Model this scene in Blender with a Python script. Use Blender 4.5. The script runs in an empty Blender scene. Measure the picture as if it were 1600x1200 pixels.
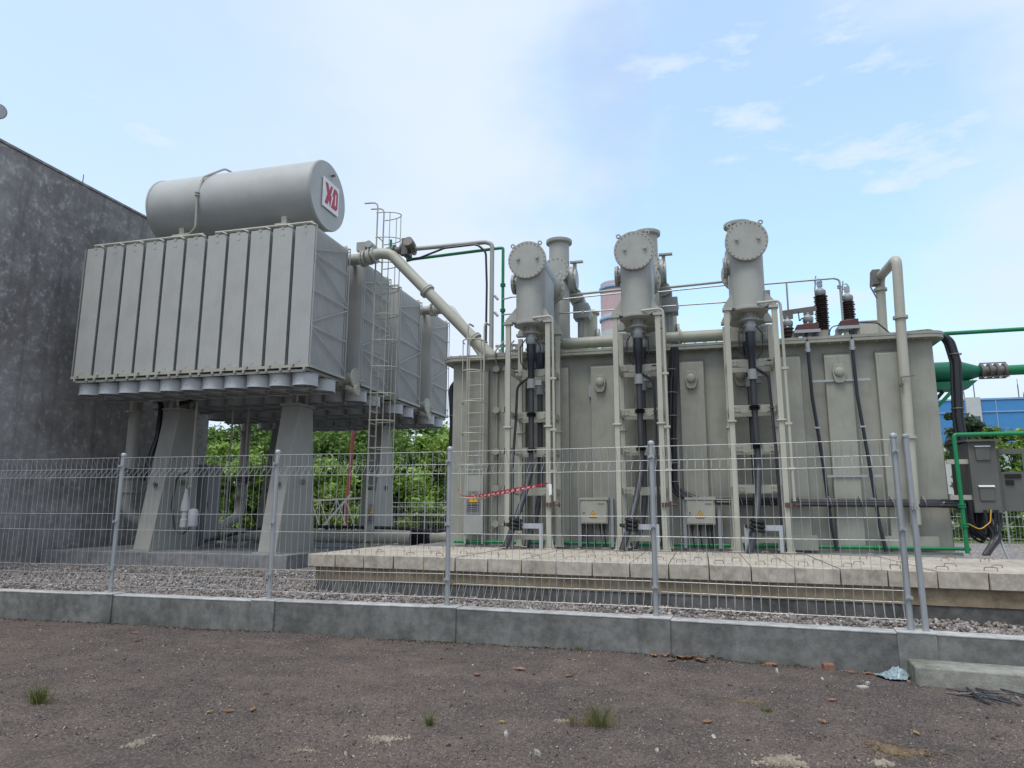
import bpy, math, random
import numpy as np
from mathutils import Vector, Matrix
R = math.radians
random.seed(7); rng = np.random.default_rng(7)
SC = bpy.context.scene; COL = SC.collection

# ------------------------------------------------------------------ camera
cam = bpy.data.cameras.new('camera'); camo = bpy.data.objects.new('camera', cam); COL.objects.link(camo)
YAW, PIT, ROL = R(14.8), R(10.16), R(0.2)
fw = Vector((-math.sin(YAW)*math.cos(PIT), math.cos(YAW)*math.cos(PIT), math.sin(PIT)))
rt = Vector((math.cos(YAW), math.sin(YAW), 0)); up = rt.cross(fw)
rt2 = rt*math.cos(ROL)+up*math.sin(ROL); up2 = up*math.cos(ROL)-rt*math.sin(ROL)
camo.matrix_world = Matrix(((rt2.x, up2.x, -fw.x, 0), (rt2.y, up2.y, -fw.y, 0), (rt2.z, up2.z, -fw.z, 1.5), (0, 0, 0, 1)))
cam.sensor_width = 36; cam.sensor_fit = 'HORIZONTAL'; cam.lens = 36*1110/1600
cam.clip_start = 0.05; cam.clip_end = 4000
SC.camera = camo

# ------------------------------------------------------------------ world, sun, exposure
SUN_EL, SUN_AZ = R(66), R(198)         # azimuth clockwise from +Y: high, behind the camera and a little to the left
W = bpy.data.worlds.new('World'); SC.world = W; W.use_nodes = True
nt = W.node_tree; nt.nodes.clear(); N = nt.nodes.new; L = nt.links.new
out = N('ShaderNodeOutputWorld'); bg = N('ShaderNodeBackground'); bg.inputs['Strength'].default_value = 0.13
sky = N('ShaderNodeTexSky'); sky.sky_type = 'NISHITA'; sky.sun_disc = False
sky.sun_elevation = SUN_EL; sky.sun_rotation = SUN_AZ; sky.air_density = 1.0; sky.dust_density = 1.6; sky.ozone_density = 1.0
tc = N('ShaderNodeTexCoord')
def wnoise(scale, loc, detail, rough, sc=(1, 1, 1)):
    m = N('ShaderNodeMapping'); m.inputs['Scale'].default_value = sc; m.inputs['Location'].default_value = loc
    L(tc.outputs['Generated'], m.inputs['Vector'])
    n = N('ShaderNodeTexNoise'); n.inputs['Scale'].default_value = scale; n.inputs['Detail'].default_value = detail
    n.inputs['Roughness'].default_value = rough; L(m.outputs['Vector'], n.inputs['Vector']); return n.outputs['Fac']
def wramp(src, a, b, lo=0.0, hi=1.0):
    r = N('ShaderNodeMapRange'); r.interpolation_type = 'SMOOTHSTEP'
    r.inputs['From Min'].default_value = a; r.inputs['From Max'].default_value = b
    r.inputs['To Min'].default_value = lo; r.inputs['To Max'].default_value = hi; L(src, r.inputs['Value']); return r.outputs['Result']
def wmath(op, a, b):
    m = N('ShaderNodeMath'); m.operation = op; m.use_clamp = True
    for i, q in enumerate((a, b)):
        if isinstance(q, (int, float)): m.inputs[i].default_value = q
        else: L(q, m.inputs[i])
    return m.outputs['Value']
veil = wramp(wnoise(1.35, (0.35, 0.1, 0.0), 4, 0.5, (1, 1, 1.5)), 0.28, 0.56, 0.80, 1.0)
wisp = wramp(wnoise(5.0, (2.0451, 1.1064, 0.5782), 9, 0.62, (1, 0.8, 3.0)), 0.42, 0.68, 0.0, 0.9)
# one clear blue gap above the right half of the yard, a fainter one to the left
def wgap(dirv, rad, depth):
    v = N('ShaderNodeVectorMath'); v.operation = 'DISTANCE'
    L(tc.outputs['Generated'], v.inputs[0]); d = Vector(dirv).normalized(); v.inputs[1].default_value = d
    n = wnoise(3.2, (5.1, 0.7, 2.0), 5, 0.55, (1, 1, 2.2))
    a = N('ShaderNodeMath'); a.operation = 'MULTIPLY_ADD'; L(n, a.inputs[0]); a.inputs[1].default_value = 0.55; L(v.outputs['Value'], a.inputs[2])
    return wramp(a.outputs['Value'], rad*0.55+0.25, rad*1.3+0.3, depth, 1.0)
gap1 = wgap((0.10, 0.90, 0.42), 0.30, 0.42)
gap2 = wgap((-0.74, 0.55, 0.44), 0.40, 0.72)
cl = wmath('MULTIPLY', wmath('MULTIPLY', veil, gap1), gap2)
cl = wmath('MAXIMUM', cl, wmath('MULTIPLY', wisp, 0.95))
mix = N('ShaderNodeMix'); mix.data_type = 'RGBA'
skyb = N('ShaderNodeMix'); skyb.data_type = 'RGBA'; skyb.blend_type = 'MULTIPLY'; skyb.inputs['Factor'].default_value = 1
L(sky.outputs['Color'], skyb.inputs['A']); skyb.inputs['B'].default_value = (1.0*1.05, 1.0*1.36, 1.0*1.42, 1)
L(cl, mix.inputs['Factor']); L(skyb.outputs['Result'], mix.inputs['A']); mix.inputs['B'].default_value = (3.85*0.80, 3.85*0.91, 3.85*1.08, 1)
L(mix.outputs['Result'], bg.inputs['Color']); L(bg.outputs['Background'], out.inputs['Surface'])
sl = bpy.data.lights.new('sun', 'SUN'); sl.energy = 1.3; sl.angle = R(30); sl.color = (1, 0.96, 0.9)
so = bpy.data.objects.new('sun', sl); COL.objects.link(so)
sd = Vector((math.sin(SUN_AZ)*math.cos(SUN_EL), math.cos(SUN_AZ)*math.cos(SUN_EL), math.sin(SUN_EL)))
so.rotation_euler = sd.to_track_quat('Z', 'Y').to_euler(); so.location = (10, 10, 30)
SC.view_settings.view_transform = 'Standard'; SC.view_settings.look = 'None'; SC.view_settings.gamma = 1
SC.view_settings.exposure = 0.97

# ------------------------------------------------------------------ materials
def newmat(name):
    m = bpy.data.materials.new(name); m.use_nodes = True
    t = m.node_tree; b = t.nodes['Principled BSDF']; return m, t, b
def nd(t, typ, **kw):
    n = t.nodes.new(typ)
    for k, v in kw.items():
        if k in n.inputs: n.inputs[k].default_value = v
        else: setattr(n, k, v)
    return n
def pos(t, scale=(1, 1, 1)):
    g = t.nodes.new('ShaderNodeNewGeometry'); m = t.nodes.new('ShaderNodeMapping'); m.inputs['Scale'].default_value = scale
    t.links.new(g.outputs['Position'], m.inputs['Vector']); return m.outputs['Vector']
def noise(t, scale, detail=4, rough=0.55, sc=(1, 1, 1)):
    n = nd(t, 'ShaderNodeTexNoise', Scale=scale, Detail=detail, Roughness=rough); t.links.new(pos(t, sc), n.inputs['Vector']); return n.outputs['Fac']
def ramp(t, src, stops):
    r = t.nodes.new('ShaderNodeValToRGB'); e = r.color_ramp.elements
    while len(e) < len(stops): e.new(0.5)
    for el, (p, c) in zip(e, stops):
        el.position = p; el.color = (c[0], c[1], c[2], 1) if not isinstance(c, (int, float)) else (c, c, c, 1)
    t.links.new(src, r.inputs['Fac']); return r.outputs['Color']
def mixc(t, fac, a, b, mode='MIX'):
    m = t.nodes.new('ShaderNodeMix'); m.data_type = 'RGBA'; m.blend_type = mode
    for key, q in (('Factor', fac), ('A', a), ('B', b)):
        if isinstance(q, (int, float)): m.inputs[key].default_value = q
        elif isinstance(q, tuple): m.inputs[key].default_value = (*q, 1)
        else: t.links.new(q, m.inputs[key])
    return m.outputs['Result']
def bump(t, b, src, strength, dist=0.02):
    n = nd(t, 'ShaderNodeBump', Strength=strength, Distance=dist); t.links.new(src, n.inputs['Height']); t.links.new(n.outputs['Normal'], b.inputs['Normal'])
def paint(name, col, rough=0.5, dirt=0.25, metal=0.0, rnd=0.0, spec=0.35, streak=1.0):
    m, t, b = newmat(name)
    n1 = noise(t, 1.7, 5, 0.6); n2 = noise(t, 5.0, 4, 0.6, (3.0, 3.0, 0.35)); n3 = noise(t, 45, 3)
    dk = tuple(c*(1-dirt) for c in col); lt = tuple(min(1, c*(1+dirt*0.35)) for c in col)
    c = ramp(t, n1, [(0.3, dk), (0.55, col), (0.8, lt)])
    dcol = tuple(c*f for c, f in zip(col, (0.62, 0.57, 0.5)))
    c = mixc(t, ramp(t, n2, [(0.54, 0.0), (0.8, min(1, 0.6*streak*dirt*2))]), c, dcol)
    if rnd:
        oi = t.nodes.new('ShaderNodeObjectInfo')
        c = mixc(t, 1.0, c, ramp(t, oi.outputs['Random'], [(0, (1-rnd, 1-rnd*0.9, 1-rnd*0.7)), (0.5, (1, 1, 1)), (1, (1-rnd*0.2, 1-rnd*0.35, 1-rnd*0.5))]), 'MULTIPLY')
    t.links.new(c, b.inputs['Base Color'])
    t.links.new(ramp(t, n3, [(0.3, rough*0.85), (0.7, min(1, rough*1.2))]), b.inputs['Roughness'])
    b.inputs['Metallic'].default_value = metal; b.inputs['Specular IOR Level'].default_value = spec
    bump(t, b, noise(t, 9, 3), 0.06, 0.01)
    return m
M = {}
M['rad'] = paint('radiator_grey_paint', (0.402, 0.41, 0.393), 0.42, 0.10, rnd=0.08)  # slight tint per object stands in for reflections on the panels
M['fanp'] = paint('fan_pale_grey_paint', (0.48, 0.505, 0.52), 0.4, 0.10)
M['tank'] = paint('tank_grey_green_paint', (0.302, 0.304, 0.258), 0.45, 0.20, streak=1.8)
M['tur'] = paint('turret_grey_paint', (0.352, 0.358, 0.326), 0.42, 0.17, streak=1.5)
M['beige'] = paint('beige_grey_paint', (0.405, 0.40, 0.335), 0.45, 0.16)
M['ped'] = paint('pedestal_grey_paint', (0.335, 0.333, 0.302), 0.5, 0.14)
M['gal'] = paint('galvanised_steel', (0.36, 0.38, 0.39), 0.42, 0.14, metal=0.45)
M['wire'] = paint('galvanised_wire', (0.42, 0.43, 0.43), 0.4, 0.12, metal=0.35)
M['dark'] = paint('dark_grey_cabinet_paint', (0.125, 0.126, 0.115), 0.5, 0.2)
M['greycab'] = paint('mid_grey_cabinet_paint', (0.26, 0.275, 0.275), 0.5, 0.2)
M['rubber'] = paint('black_cable_jacket', (0.016, 0.017, 0.021), 0.38, 0.2, spec=0.5)
M['cableg'] = paint('dusty_cable_jacket', (0.04, 0.042, 0.048), 0.42, 0.3, spec=0.5)
M['navy'] = paint('navy_cable_sleeve', (0.014, 0.017, 0.025), 0.4, 0.2, spec=0.5)
M['green'] = paint('green_pipe_paint', (0.01, 0.2, 0.075), 0.4, 0.15)
M['teal'] = paint('dark_green_valve_paint', (0.008, 0.135, 0.075), 0.4, 0.2)
M['rust'] = paint('rusty_bracket', (0.12, 0.065, 0.045), 0.8, 0.4)
M['redpole'] = paint('red_brown_pole_paint', (0.2, 0.05, 0.045), 0.6, 0.3)
M['red'] = paint('logo_red', (0.42, 0.02, 0.06), 0.4, 0.05)
M['white'] = paint('white_paint', (0.75, 0.76, 0.77), 0.45, 0.08)
M['alu'] = paint('bare_aluminium', (0.5, 0.52, 0.55), 0.3, 0.08, metal=0.6)
M['yellow'] = paint('sign_yellow', (0.72, 0.40, 0.02), 0.45, 0.05)
M['black'] = paint('black_print', (0.012, 0.012, 0.013), 0.5, 0.1)
M['porc'] = paint('dark_brown_porcelain', (0.05, 0.036, 0.036), 0.18, 0.2, spec=0.6)
M['maroon'] = paint('maroon_epoxy', (0.09, 0.03, 0.028), 0.4, 0.2)
M['bolt'] = paint('weathered_bolt_steel', (0.16, 0.15, 0.14), 0.5, 0.3, metal=0.4)
M['brass'] = paint('tarnished_valve_metal', (0.3, 0.24, 0.2), 0.45, 0.3, metal=0.6)
M['blue'] = paint('blue_cladding', (0.06, 0.24, 0.52), 0.5, 0.08)
M['pink'] = paint('hazed_faded_red_paint', (0.52, 0.38, 0.39), 0.7, 0.12)  # faded red, paled further to put distance haze into the colour
M['bandblue'] = paint('blue_band_paint', (0.28, 0.4, 0.56), 0.7, 0.1)
M['palewall'] = paint('pale_grey_wall_paint', (0.5, 0.51, 0.52), 0.7, 0.1)
M['winglass'] = paint('dark_window_pane', (0.08, 0.1, 0.14), 0.15, 0.1, spec=0.6)
M['plasticblue'] = paint('pale_blue_plastic', (0.28, 0.37, 0.4), 0.35, 0.2)
M['tape'] = paint('red_barrier_tape', (0.55, 0.04, 0.05), 0.4, 0.1)
M['plate'] = paint('grey_sign_plate', (0.22, 0.225, 0.235), 0.4, 0.1, metal=0.2)
M['orange'] = paint('yellow_cable', (0.55, 0.32, 0.03), 0.4, 0.1)

def concrete(name, a, b_, c_, scale=1.0, rough=0.85, bmp=0.25, stain=None, stainlo=0.55):
    m, t, b = newmat(name)
    n1 = noise(t, 1.1*scale, 6, 0.62); n2 = noise(t, 6*scale, 6, 0.65); n3 = noise(t, 60, 4, 0.6)
    c = ramp(t, n1, [(0.38, a), (0.5, b_), (0.63, c_)])
    c = mixc(t, 0.45, c, ramp(t, n2, [(0.38, tuple(x*0.55 for x in b_)), (0.62, tuple(min(1, x*1.4) for x in b_))]))
    if stain:
        c = mixc(t, ramp(t, noise(t, 0.9*scale, 7, 0.66, (1, 1, 0.7)), [(stainlo, 0.0), (stainlo+0.17, 0.85)]), c, stain)
    c = mixc(t, 0.25, c, ramp(t, n3, [(0.3, 0.35), (0.7, 1.0)]), 'MULTIPLY')
    t.links.new(c, b.inputs['Base Color']); b.inputs['Roughness'].default_value = rough; b.inputs['Specular IOR Level'].default_value = 0.2
    bump(t, b, n3, bmp, 0.01); return m
M['wall'] = concrete('smoke_stained_concrete', (0.15, 0.14, 0.138), (0.24, 0.228, 0.227), (0.34, 0.33, 0.325), 0.8, 0.9, 0.4, (0.5, 0.505, 0.51), 0.52)
M['wallend'] = concrete('pale_concrete', (0.288, 0.281, 0.263), (0.350, 0.344, 0.325), (0.413, 0.400, 0.375))
M['kerb'] = concrete('mottled_kerb_concrete', (0.108, 0.109, 0.105), (0.164, 0.166, 0.157), (0.240, 0.242, 0.231), 1.5, 0.85, 0.25, (0.072, 0.074, 0.073), 0.53)
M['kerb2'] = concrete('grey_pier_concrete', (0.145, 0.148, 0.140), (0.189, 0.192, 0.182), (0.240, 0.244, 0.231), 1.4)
M['slab'] = concrete('pale_precast_concrete', (0.33, 0.293, 0.24), (0.43, 0.39, 0.325), (0.51, 0.47, 0.41), 1.4, 0.85, 0.2)
M['slab2'] = M['slab']
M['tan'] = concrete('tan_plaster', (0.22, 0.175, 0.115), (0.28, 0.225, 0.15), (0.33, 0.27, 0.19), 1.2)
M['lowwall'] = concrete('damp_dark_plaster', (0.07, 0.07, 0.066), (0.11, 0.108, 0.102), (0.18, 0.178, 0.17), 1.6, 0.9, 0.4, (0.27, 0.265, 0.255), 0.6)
M['padc'] = concrete('grey_pad_concrete', (0.17, 0.175, 0.18), (0.22, 0.225, 0.23), (0.3, 0.3, 0.3), 0.8)
M['step'] = concrete('mossy_step_concrete', (0.17, 0.17, 0.145), (0.24, 0.24, 0.21), (0.32, 0.32, 0.285), 1.8, 0.9, 0.4, (0.1, 0.105, 0.075), 0.54)
M['toplit'] = concrete('lit_pale_mortar', (0.33, 0.33, 0.32), (0.42, 0.42, 0.41), (0.5, 0.5, 0.49), 1.5)  # pale mortar, its colour also holds the light falling on kerb tops

def wall_mat():
    m, t, b = newmat('smoke_stained_concrete')
    n1 = noise(t, 0.34, 7, 0.66, (1, 0.8, 1.25)); n2 = noise(t, 1.5, 9, 0.72, (1, 0.85, 1.1)); n3 = noise(t, 1.3, 6, 0.65, (1, 2.2, 0.18)); n4 = noise(t, 45, 4, 0.65)
    n5 = noise(t, 5.5, 8, 0.7)
    c = ramp(t, n1, [(0.36, (0.17, 0.158, 0.152)), (0.5, (0.285, 0.272, 0.263)), (0.62, (0.43, 0.422, 0.412))])
    c = mixc(t, 0.4, c, ramp(t, n2, [(0.38, (0.15, 0.14, 0.135)), (0.5, (0.29, 0.277, 0.268)), (0.62, (0.46, 0.452, 0.44))]))
    c = mixc(t, 0.35, c, ramp(t, n5, [(0.38, (0.15, 0.142, 0.137)), (0.5, (0.25, 0.24, 0.232)), (0.62, (0.36, 0.352, 0.343))]))
    c = mixc(t, ramp(t, n5, [(0.56, 0.0), (0.63, 0.6)]), c, (0.52, 0.518, 0.51))
    c = mixc(t, ramp(t, n3, [(0.5, 0.0), (0.64, 0.55)]), c, (0.135, 0.127, 0.122))
    c = mixc(t, 0.3, c, ramp(t, n4, [(0.35, 0.4), (0.65, 1.0)]), 'MULTIPLY')
    t.links.new(c, b.inputs['Base Color']); b.inputs['Roughness'].default_value = 0.92; b.inputs['Specular IOR Level'].default_value = 0.15
    bump(t, b, mixc(t, 0.5, n2, n4), 0.5, 0.03); return m
M['wall'] = wall_mat()
def ground_mat():
    m, t, b = newmat('dark_gritty_earth')
    n0 = noise(t, 0.55, 4, 0.6); n1 = noise(t, 2.6, 6, 0.65); n2 = noise(t, 28, 5, 0.7); n3 = noise(t, 110, 3, 0.7)
    c = ramp(t, n0, [(0.38, (0.063, 0.052, 0.049)), (0.5, (0.107, 0.084, 0.073)), (0.62, (0.154, 0.117, 0.098))])
    c = mixc(t, 0.5, c, ramp(t, n1, [(0.36, (0.051, 0.044, 0.042)), (0.5, (0.109, 0.088, 0.076)), (0.66, (0.190, 0.152, 0.126))]))
    c = mixc(t, ramp(t, n2, [(0.56, 0.0), (0.68, 0.6)]), c, (0.204, 0.170, 0.144))
    c = mixc(t, ramp(t, n2, [(0.32, 0.75), (0.44, 0.0)]), c, (0.032, 0.030, 0.031))
    v = nd(t, 'ShaderNodeTexVoronoi', Scale=95.0); t.links.new(pos(t), v.inputs['Vector'])
    c = mixc(t, 0.42, c, ramp(t, v.outputs['Color'], [(0.1, (0.028, 0.025, 0.025)), (0.6, (0.093, 0.078, 0.074)), (0.9, (0.270, 0.230, 0.200))]))
    t.links.new(c, b.inputs['Base Color']); b.inputs['Roughness'].default_value = 0.95; b.inputs['Specular IOR Level'].default_value = 0.15
    h = mixc(t, 0.5, n2, n3); h = mixc(t, 0.4, h, v.outputs['Distance'])
    bump(t, b, h, 0.7, 0.02); return m
M['ground'] = ground_mat()
def stone_mat(name, stops, scale):
    m, t, b = newmat(name)
    v = nd(t, 'ShaderNodeTexVoronoi', Scale=scale); t.links.new(pos(t), v.inputs['Vector'])
    sx = t.nodes.new('ShaderNodeSeparateColor'); t.links.new(v.outputs['Color'], sx.inputs['Color'])
    c = ramp(t, sx.outputs['Red'], stops)
    c = mixc(t, 0.35, c, ramp(t, noise(t, 90, 4), [(0.3, 0.3), (0.7, 1.0)]), 'MULTIPLY')
    t.links.new(c, b.inputs['Base Color']); b.inputs['Roughness'].default_value = 0.9; b.inputs['Specular IOR Level'].default_value = 0.2
    bump(t, b, v.outputs['Distance'], 0.6, 0.03); return m
M['gravel'] = stone_mat('crushed_stone', [(0.05, (0.095, 0.087, 0.085)), (0.35, (0.209, 0.184, 0.171)), (0.6, (0.285, 0.262, 0.247)), (0.8, (0.247, 0.184, 0.162)), (0.95, (0.437, 0.427, 0.399))], 17)
M['grit'] = stone_mat('dark_grit', [(0.1, (0.056, 0.048, 0.045)), (0.4, (0.112, 0.091, 0.082)), (0.7, (0.190, 0.155, 0.135)), (0.9, (0.403, 0.353, 0.316))], 40)
M['pebble'] = concrete('pale_pebble', (0.3, 0.29, 0.27), (0.4, 0.385, 0.36), (0.52, 0.5, 0.47), 6)
M['sand'] = concrete('spilled_sand', (0.2, 0.17, 0.13), (0.27, 0.235, 0.185), (0.34, 0.3, 0.24), 4)
M['clay'] = concrete('yellow_clay_earth', (0.12, 0.09, 0.055), (0.17, 0.125, 0.075), (0.22, 0.165, 0.1), 4)
M['soil'] = concrete('dark_mossy_soil', (0.03, 0.03, 0.024), (0.055, 0.052, 0.04), (0.1, 0.085, 0.065), 8)
M['brick'] = concrete('brick_chip', (0.2, 0.09, 0.06), (0.27, 0.14, 0.1), (0.36, 0.24, 0.19), 6)
def leafmat(name, stops, scale=1.6, rough=0.6, trans=0.25):
    m, t, b = newmat(name)
    n = noise(t, scale, 4, 0.6); n2 = noise(t, 25, 2)
    c = ramp(t, n, stops); c = mixc(t, 0.5, c, ramp(t, n2, [(0.3, 0.45), (0.7, 1.0)]), 'MULTIPLY')
    t.links.new(c, b.inputs['Base Color']); b.inputs['Roughness'].default_value = rough; b.inputs['Specular IOR Level'].default_value = 0.25
    tr = nd(t, 'ShaderNodeBsdfTranslucent'); t.links.new(c, tr.inputs['Color'])
    mx = nd(t, 'ShaderNodeMixShader'); mx.inputs[0].default_value = trans
    o = t.nodes['Material Output']; t.links.new(b.outputs[0], mx.inputs[1]); t.links.new(tr.outputs[0], mx.inputs[2]); t.links.new(mx.outputs[0], o.inputs['Surface'])
    return m
M['leafbright'] = leafmat('bright_leaf', [(0.3, (0.170, 0.278, 0.063)), (0.5, (0.289, 0.439, 0.098)), (0.72, (0.459, 0.614, 0.167))])
M['leafmid'] = leafmat('mid_green_leaf', [(0.3, (0.093, 0.175, 0.048)), (0.5, (0.178, 0.292, 0.076)), (0.72, (0.289, 0.409, 0.119))])
M['leafdark'] = leafmat('dark_leaf', [(0.3, (0.046, 0.077, 0.046)), (0.5, (0.086, 0.127, 0.069)), (0.72, (0.140, 0.190, 0.092))])
M['grass'] = leafmat('green_grass_blade', [(0.35, (0.09, 0.13, 0.03)), (0.6, (0.15, 0.19, 0.05)), (0.8, (0.3, 0.25, 0.1))], 14, 0.6)
M['straw'] = leafmat('straw_grass_blade', [(0.35, (0.2, 0.16, 0.07)), (0.6, (0.32, 0.25, 0.12)), (0.8, (0.4, 0.31, 0.16))], 14, 0.7)
M['dryleaf'] = leafmat('dry_brown_leaf', [(0.35, (0.24, 0.11, 0.05)), (0.55, (0.38, 0.2, 0.11)), (0.75, (0.5, 0.34, 0.23))], 10, 0.7, 0.1)
M['yleaf'] = leafmat('yellow_leaf', [(0.35, (0.45, 0.3, 0.05)), (0.6, (0.6, 0.42, 0.08)), (0.8, (0.62, 0.5, 0.2))], 10, 0.6, 0.1)
M['bark'] = concrete('tree_bark', (0.05, 0.04, 0.03), (0.08, 0.065, 0.05), (0.12, 0.1, 0.08), 3)
M['meadow'] = leafmat('rough_meadow', [(0.3, (0.06, 0.08, 0.03)), (0.5, (0.1, 0.12, 0.045)), (0.75, (0.17, 0.16, 0.07))], 0.8, 0.9, 0.0)

# ------------------------------------------------------------------ mesh builder
def V(*a): return Vector(a)
def perp(d):
    d = d.normalized(); a = Vector((0, 0, 1)) if abs(d.z) < 0.9 else Vector((1, 0, 0))
    u = d.cross(a).normalized(); return u, d.cross(u).normalized()
def fillet(pts, r, n=6):
    pts = [Vector(p) for p in pts]; o = [pts[0]]
    for i in range(1, len(pts)-1):
        p, a, b = pts[i], pts[i-1]-pts[i], pts[i+1]-pts[i]
        la, lb = a.length, b.length
        if la < 1e-6 or lb < 1e-6: continue
        ang = a.angle(b)
        if ang > math.pi-0.02: o.append(p); continue
        k = min(r/math.tan(ang/2), la*0.49, lb*0.49)
        p0, p2 = p+a.normalized()*k, p+b.normalized()*k
        for j in range(n+1):
            t = j/n; o.append(p0*(1-t)**2+p*2*t*(1-t)+p2*t*t)
    o.append(pts[-1]); return o
class MB:
    def __init__(s): s.v = []; s.f = []; s.mk = []
    def mark(s): s.mk.append((len(s.v), len(s.f))); return s     # starts a new separate piece
    def add(s, vs, fs):
        o = len(s.v); s.v += [tuple(v) for v in vs]; s.f += [tuple(i+o for i in f) for f in fs]; return s
    def box(s, x0, x1, y0, y1, z0, z1):
        return s.add([(x0, y0, z0), (x1, y0, z0), (x1, y1, z0), (x0, y1, z0), (x0, y0, z1), (x1, y0, z1), (x1, y1, z1), (x0, y1, z1)],
                     [(0, 3, 2, 1), (4, 5, 6, 7), (0, 1, 5, 4), (1, 2, 6, 5), (2, 3, 7, 6), (3, 0, 4, 7)])
    def hexa(s, b, t):  # four bottom, four top corners
        return s.add(list(b)+list(t), [(0, 3, 2, 1), (4, 5, 6, 7), (0, 1, 5, 4), (1, 2, 6, 5), (2, 3, 7, 6), (3, 0, 4, 7)])
    def bar(s, p0, p1, w, h, upv=None):
        p0, p1 = Vector(p0), Vector(p1); d = (p1-p0).normalized()
        u = Vector(upv) if upv else (Vector((0, 0, 1)) if abs(d.z) < 0.95 else Vector((0, 1, 0)))
        a = d.cross(u).normalized()*w/2; b = a.cross(d).normalized()*h/2
        q = lambda p: [p-a-b, p+a-b, p+a+b, p-a+b]
        return s.add(q(p0)+q(p1), [(0, 1, 2, 3), (7, 6, 5, 4), (0, 4, 5, 1), (1, 5, 6, 2), (2, 6, 7, 3), (3, 7, 4, 0)])
    def cyl(s, p0, p1, r, r1=None, n=20, cap=True):
        p0, p1 = Vector(p0), Vector(p1); r1 = r if r1 is None else r1; u, w = perp(p1-p0)
        ring = lambda p, rr: [p+(u*math.cos(2*math.pi*i/n)+w*math.sin(2*math.pi*i/n))*rr for i in range(n)]
        fs = [(i, (i+1) % n, n+(i+1) % n, n+i) for i in range(n)]
        if cap: fs += [tuple(range(n-1, -1, -1)), tuple(range(n, 2*n))]
        return s.add(ring(p0, r)+ring(p1, r1), fs)
    def tube(s, pts, r, n=8, cap=True):
        pts = [Vector(p) for p in pts]; m = len(pts); u = None; vs = []; fs = []
        for i, p in enumerate(pts):
            d = (pts[min(i+1, m-1)]-pts[max(i-1, 0)]).normalized()
            if u is None: u, w = perp(d)
            else:
                u = (u-d*u.dot(d)).normalized(); w = d.cross(u)
            rr = r[i] if isinstance(r, (list, tuple)) else r
            vs += [p+(u*math.cos(2*math.pi*k/n)+w*math.sin(2*math.pi*k/n))*rr for k in range(n)]
        for i in range(m-1):
            fs += [(i*n+k, i*n+(k+1) % n, (i+1)*n+(k+1) % n, (i+1)*n+k) for k in range(n)]
        if cap: fs += [tuple(range(n-1, -1, -1)), tuple(range((m-1)*n, m*n))]
        return s.add(vs, fs)
    def lathe(s, p, axis, prof, n=24):  # profile of (radius, height along axis)
        p, axis = Vector(p), Vector(axis).normalized(); u, w = perp(axis); vs = []; fs = []; m = len(prof)
        for r, h in prof:
            vs += [p+axis*h+(u*math.cos(2*math.pi*k/n)+w*math.sin(2*math.pi*k/n))*max(r, 1e-4) for k in range(n)]
        for i in range(m-1): fs += [(i*n+k, i*n+(k+1) % n, (i+1)*n+(k+1) % n, (i+1)*n+k) for k in range(n)]
        fs += [tuple(range(n-1, -1, -1)), tuple(range((m-1)*n, m*n))]
        return s.add(vs, fs)
    def torus(s, p, axis, Rr, r, n=24, k=6, a0=0, a1=2*math.pi):
        p, axis = Vector(p), Vector(axis).normalized(); u, w = perp(axis); closed = abs(a1-a0-2*math.pi) < 1e-6
        pts = [p+(u*math.cos(a0+(a1-a0)*i/n)+w*math.sin(a0+(a1-a0)*i/n))*Rr for i in range(n+1)]
        return s.tube(pts, r, k, not closed)
    def prism(s, poly, ext):
        a = [Vector(p) for p in poly]; e = Vector(ext); n = len(a)
        return s.add(a+[p+e for p in a], [tuple(range(n-1, -1, -1)), tuple(range(n, 2*n))]+[(i, (i+1) % n, n+(i+1) % n, n+i) for i in range(n)])
    def bolts(s, p, axis, Rr, count, r=0.014, h=0.02, each=False):
        p, axis = Vector(p), Vector(axis).normalized(); u, w = perp(axis)
        for i in range(count):
            a = 2*math.pi*(i+0.5)/count; q = p+(u*math.cos(a)+w*math.sin(a))*Rr
            if each: s.mark()
            s.cyl(q, q+axis*h, r, n=6)
        return s
    def flange(s, p, axis, r, th, bolt=0):
        p, axis = Vector(p), Vector(axis).normalized(); s.cyl(p, p+axis*th, r, n=28)
        if bolt: s.bolts(p+axis*(th-0.001), axis, r*0.9, bolt); s.bolts(p+axis*0.001, -axis, r*0.9, bolt)
        return s
def make_mesh(name, v, f, mat, off=Vector((0, 0, 0)), smooth=True, ang=38):
    me = bpy.data.meshes.new(name)
    me.from_pydata([(a[0]-off.x, a[1]-off.y, a[2]-off.z) for a in v], [], f)
    for mm in (mat if isinstance(mat, (list, tuple)) else [mat]): me.materials.append(mm)
    if smooth:
        me.polygons.foreach_set('use_smooth', [True]*len(me.polygons)); me.set_sharp_from_angle(angle=R(ang))
    me.update(); return me
def tag(o, label=None, cat=None, group=None, kind=None):
    if label: o['label'] = label
    if cat: o['category'] = cat
    if group: o['group'] = group
    if kind: o['kind'] = kind
    return o
OFF = {}
def thing(name, label, cat, loc, group=None):
    o = bpy.data.objects.new(name, None); COL.objects.link(o); o.location = loc; o.empty_display_size = 0.2
    OFF[o.name] = Vector(loc); return tag(o, label, cat, group)
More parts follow.
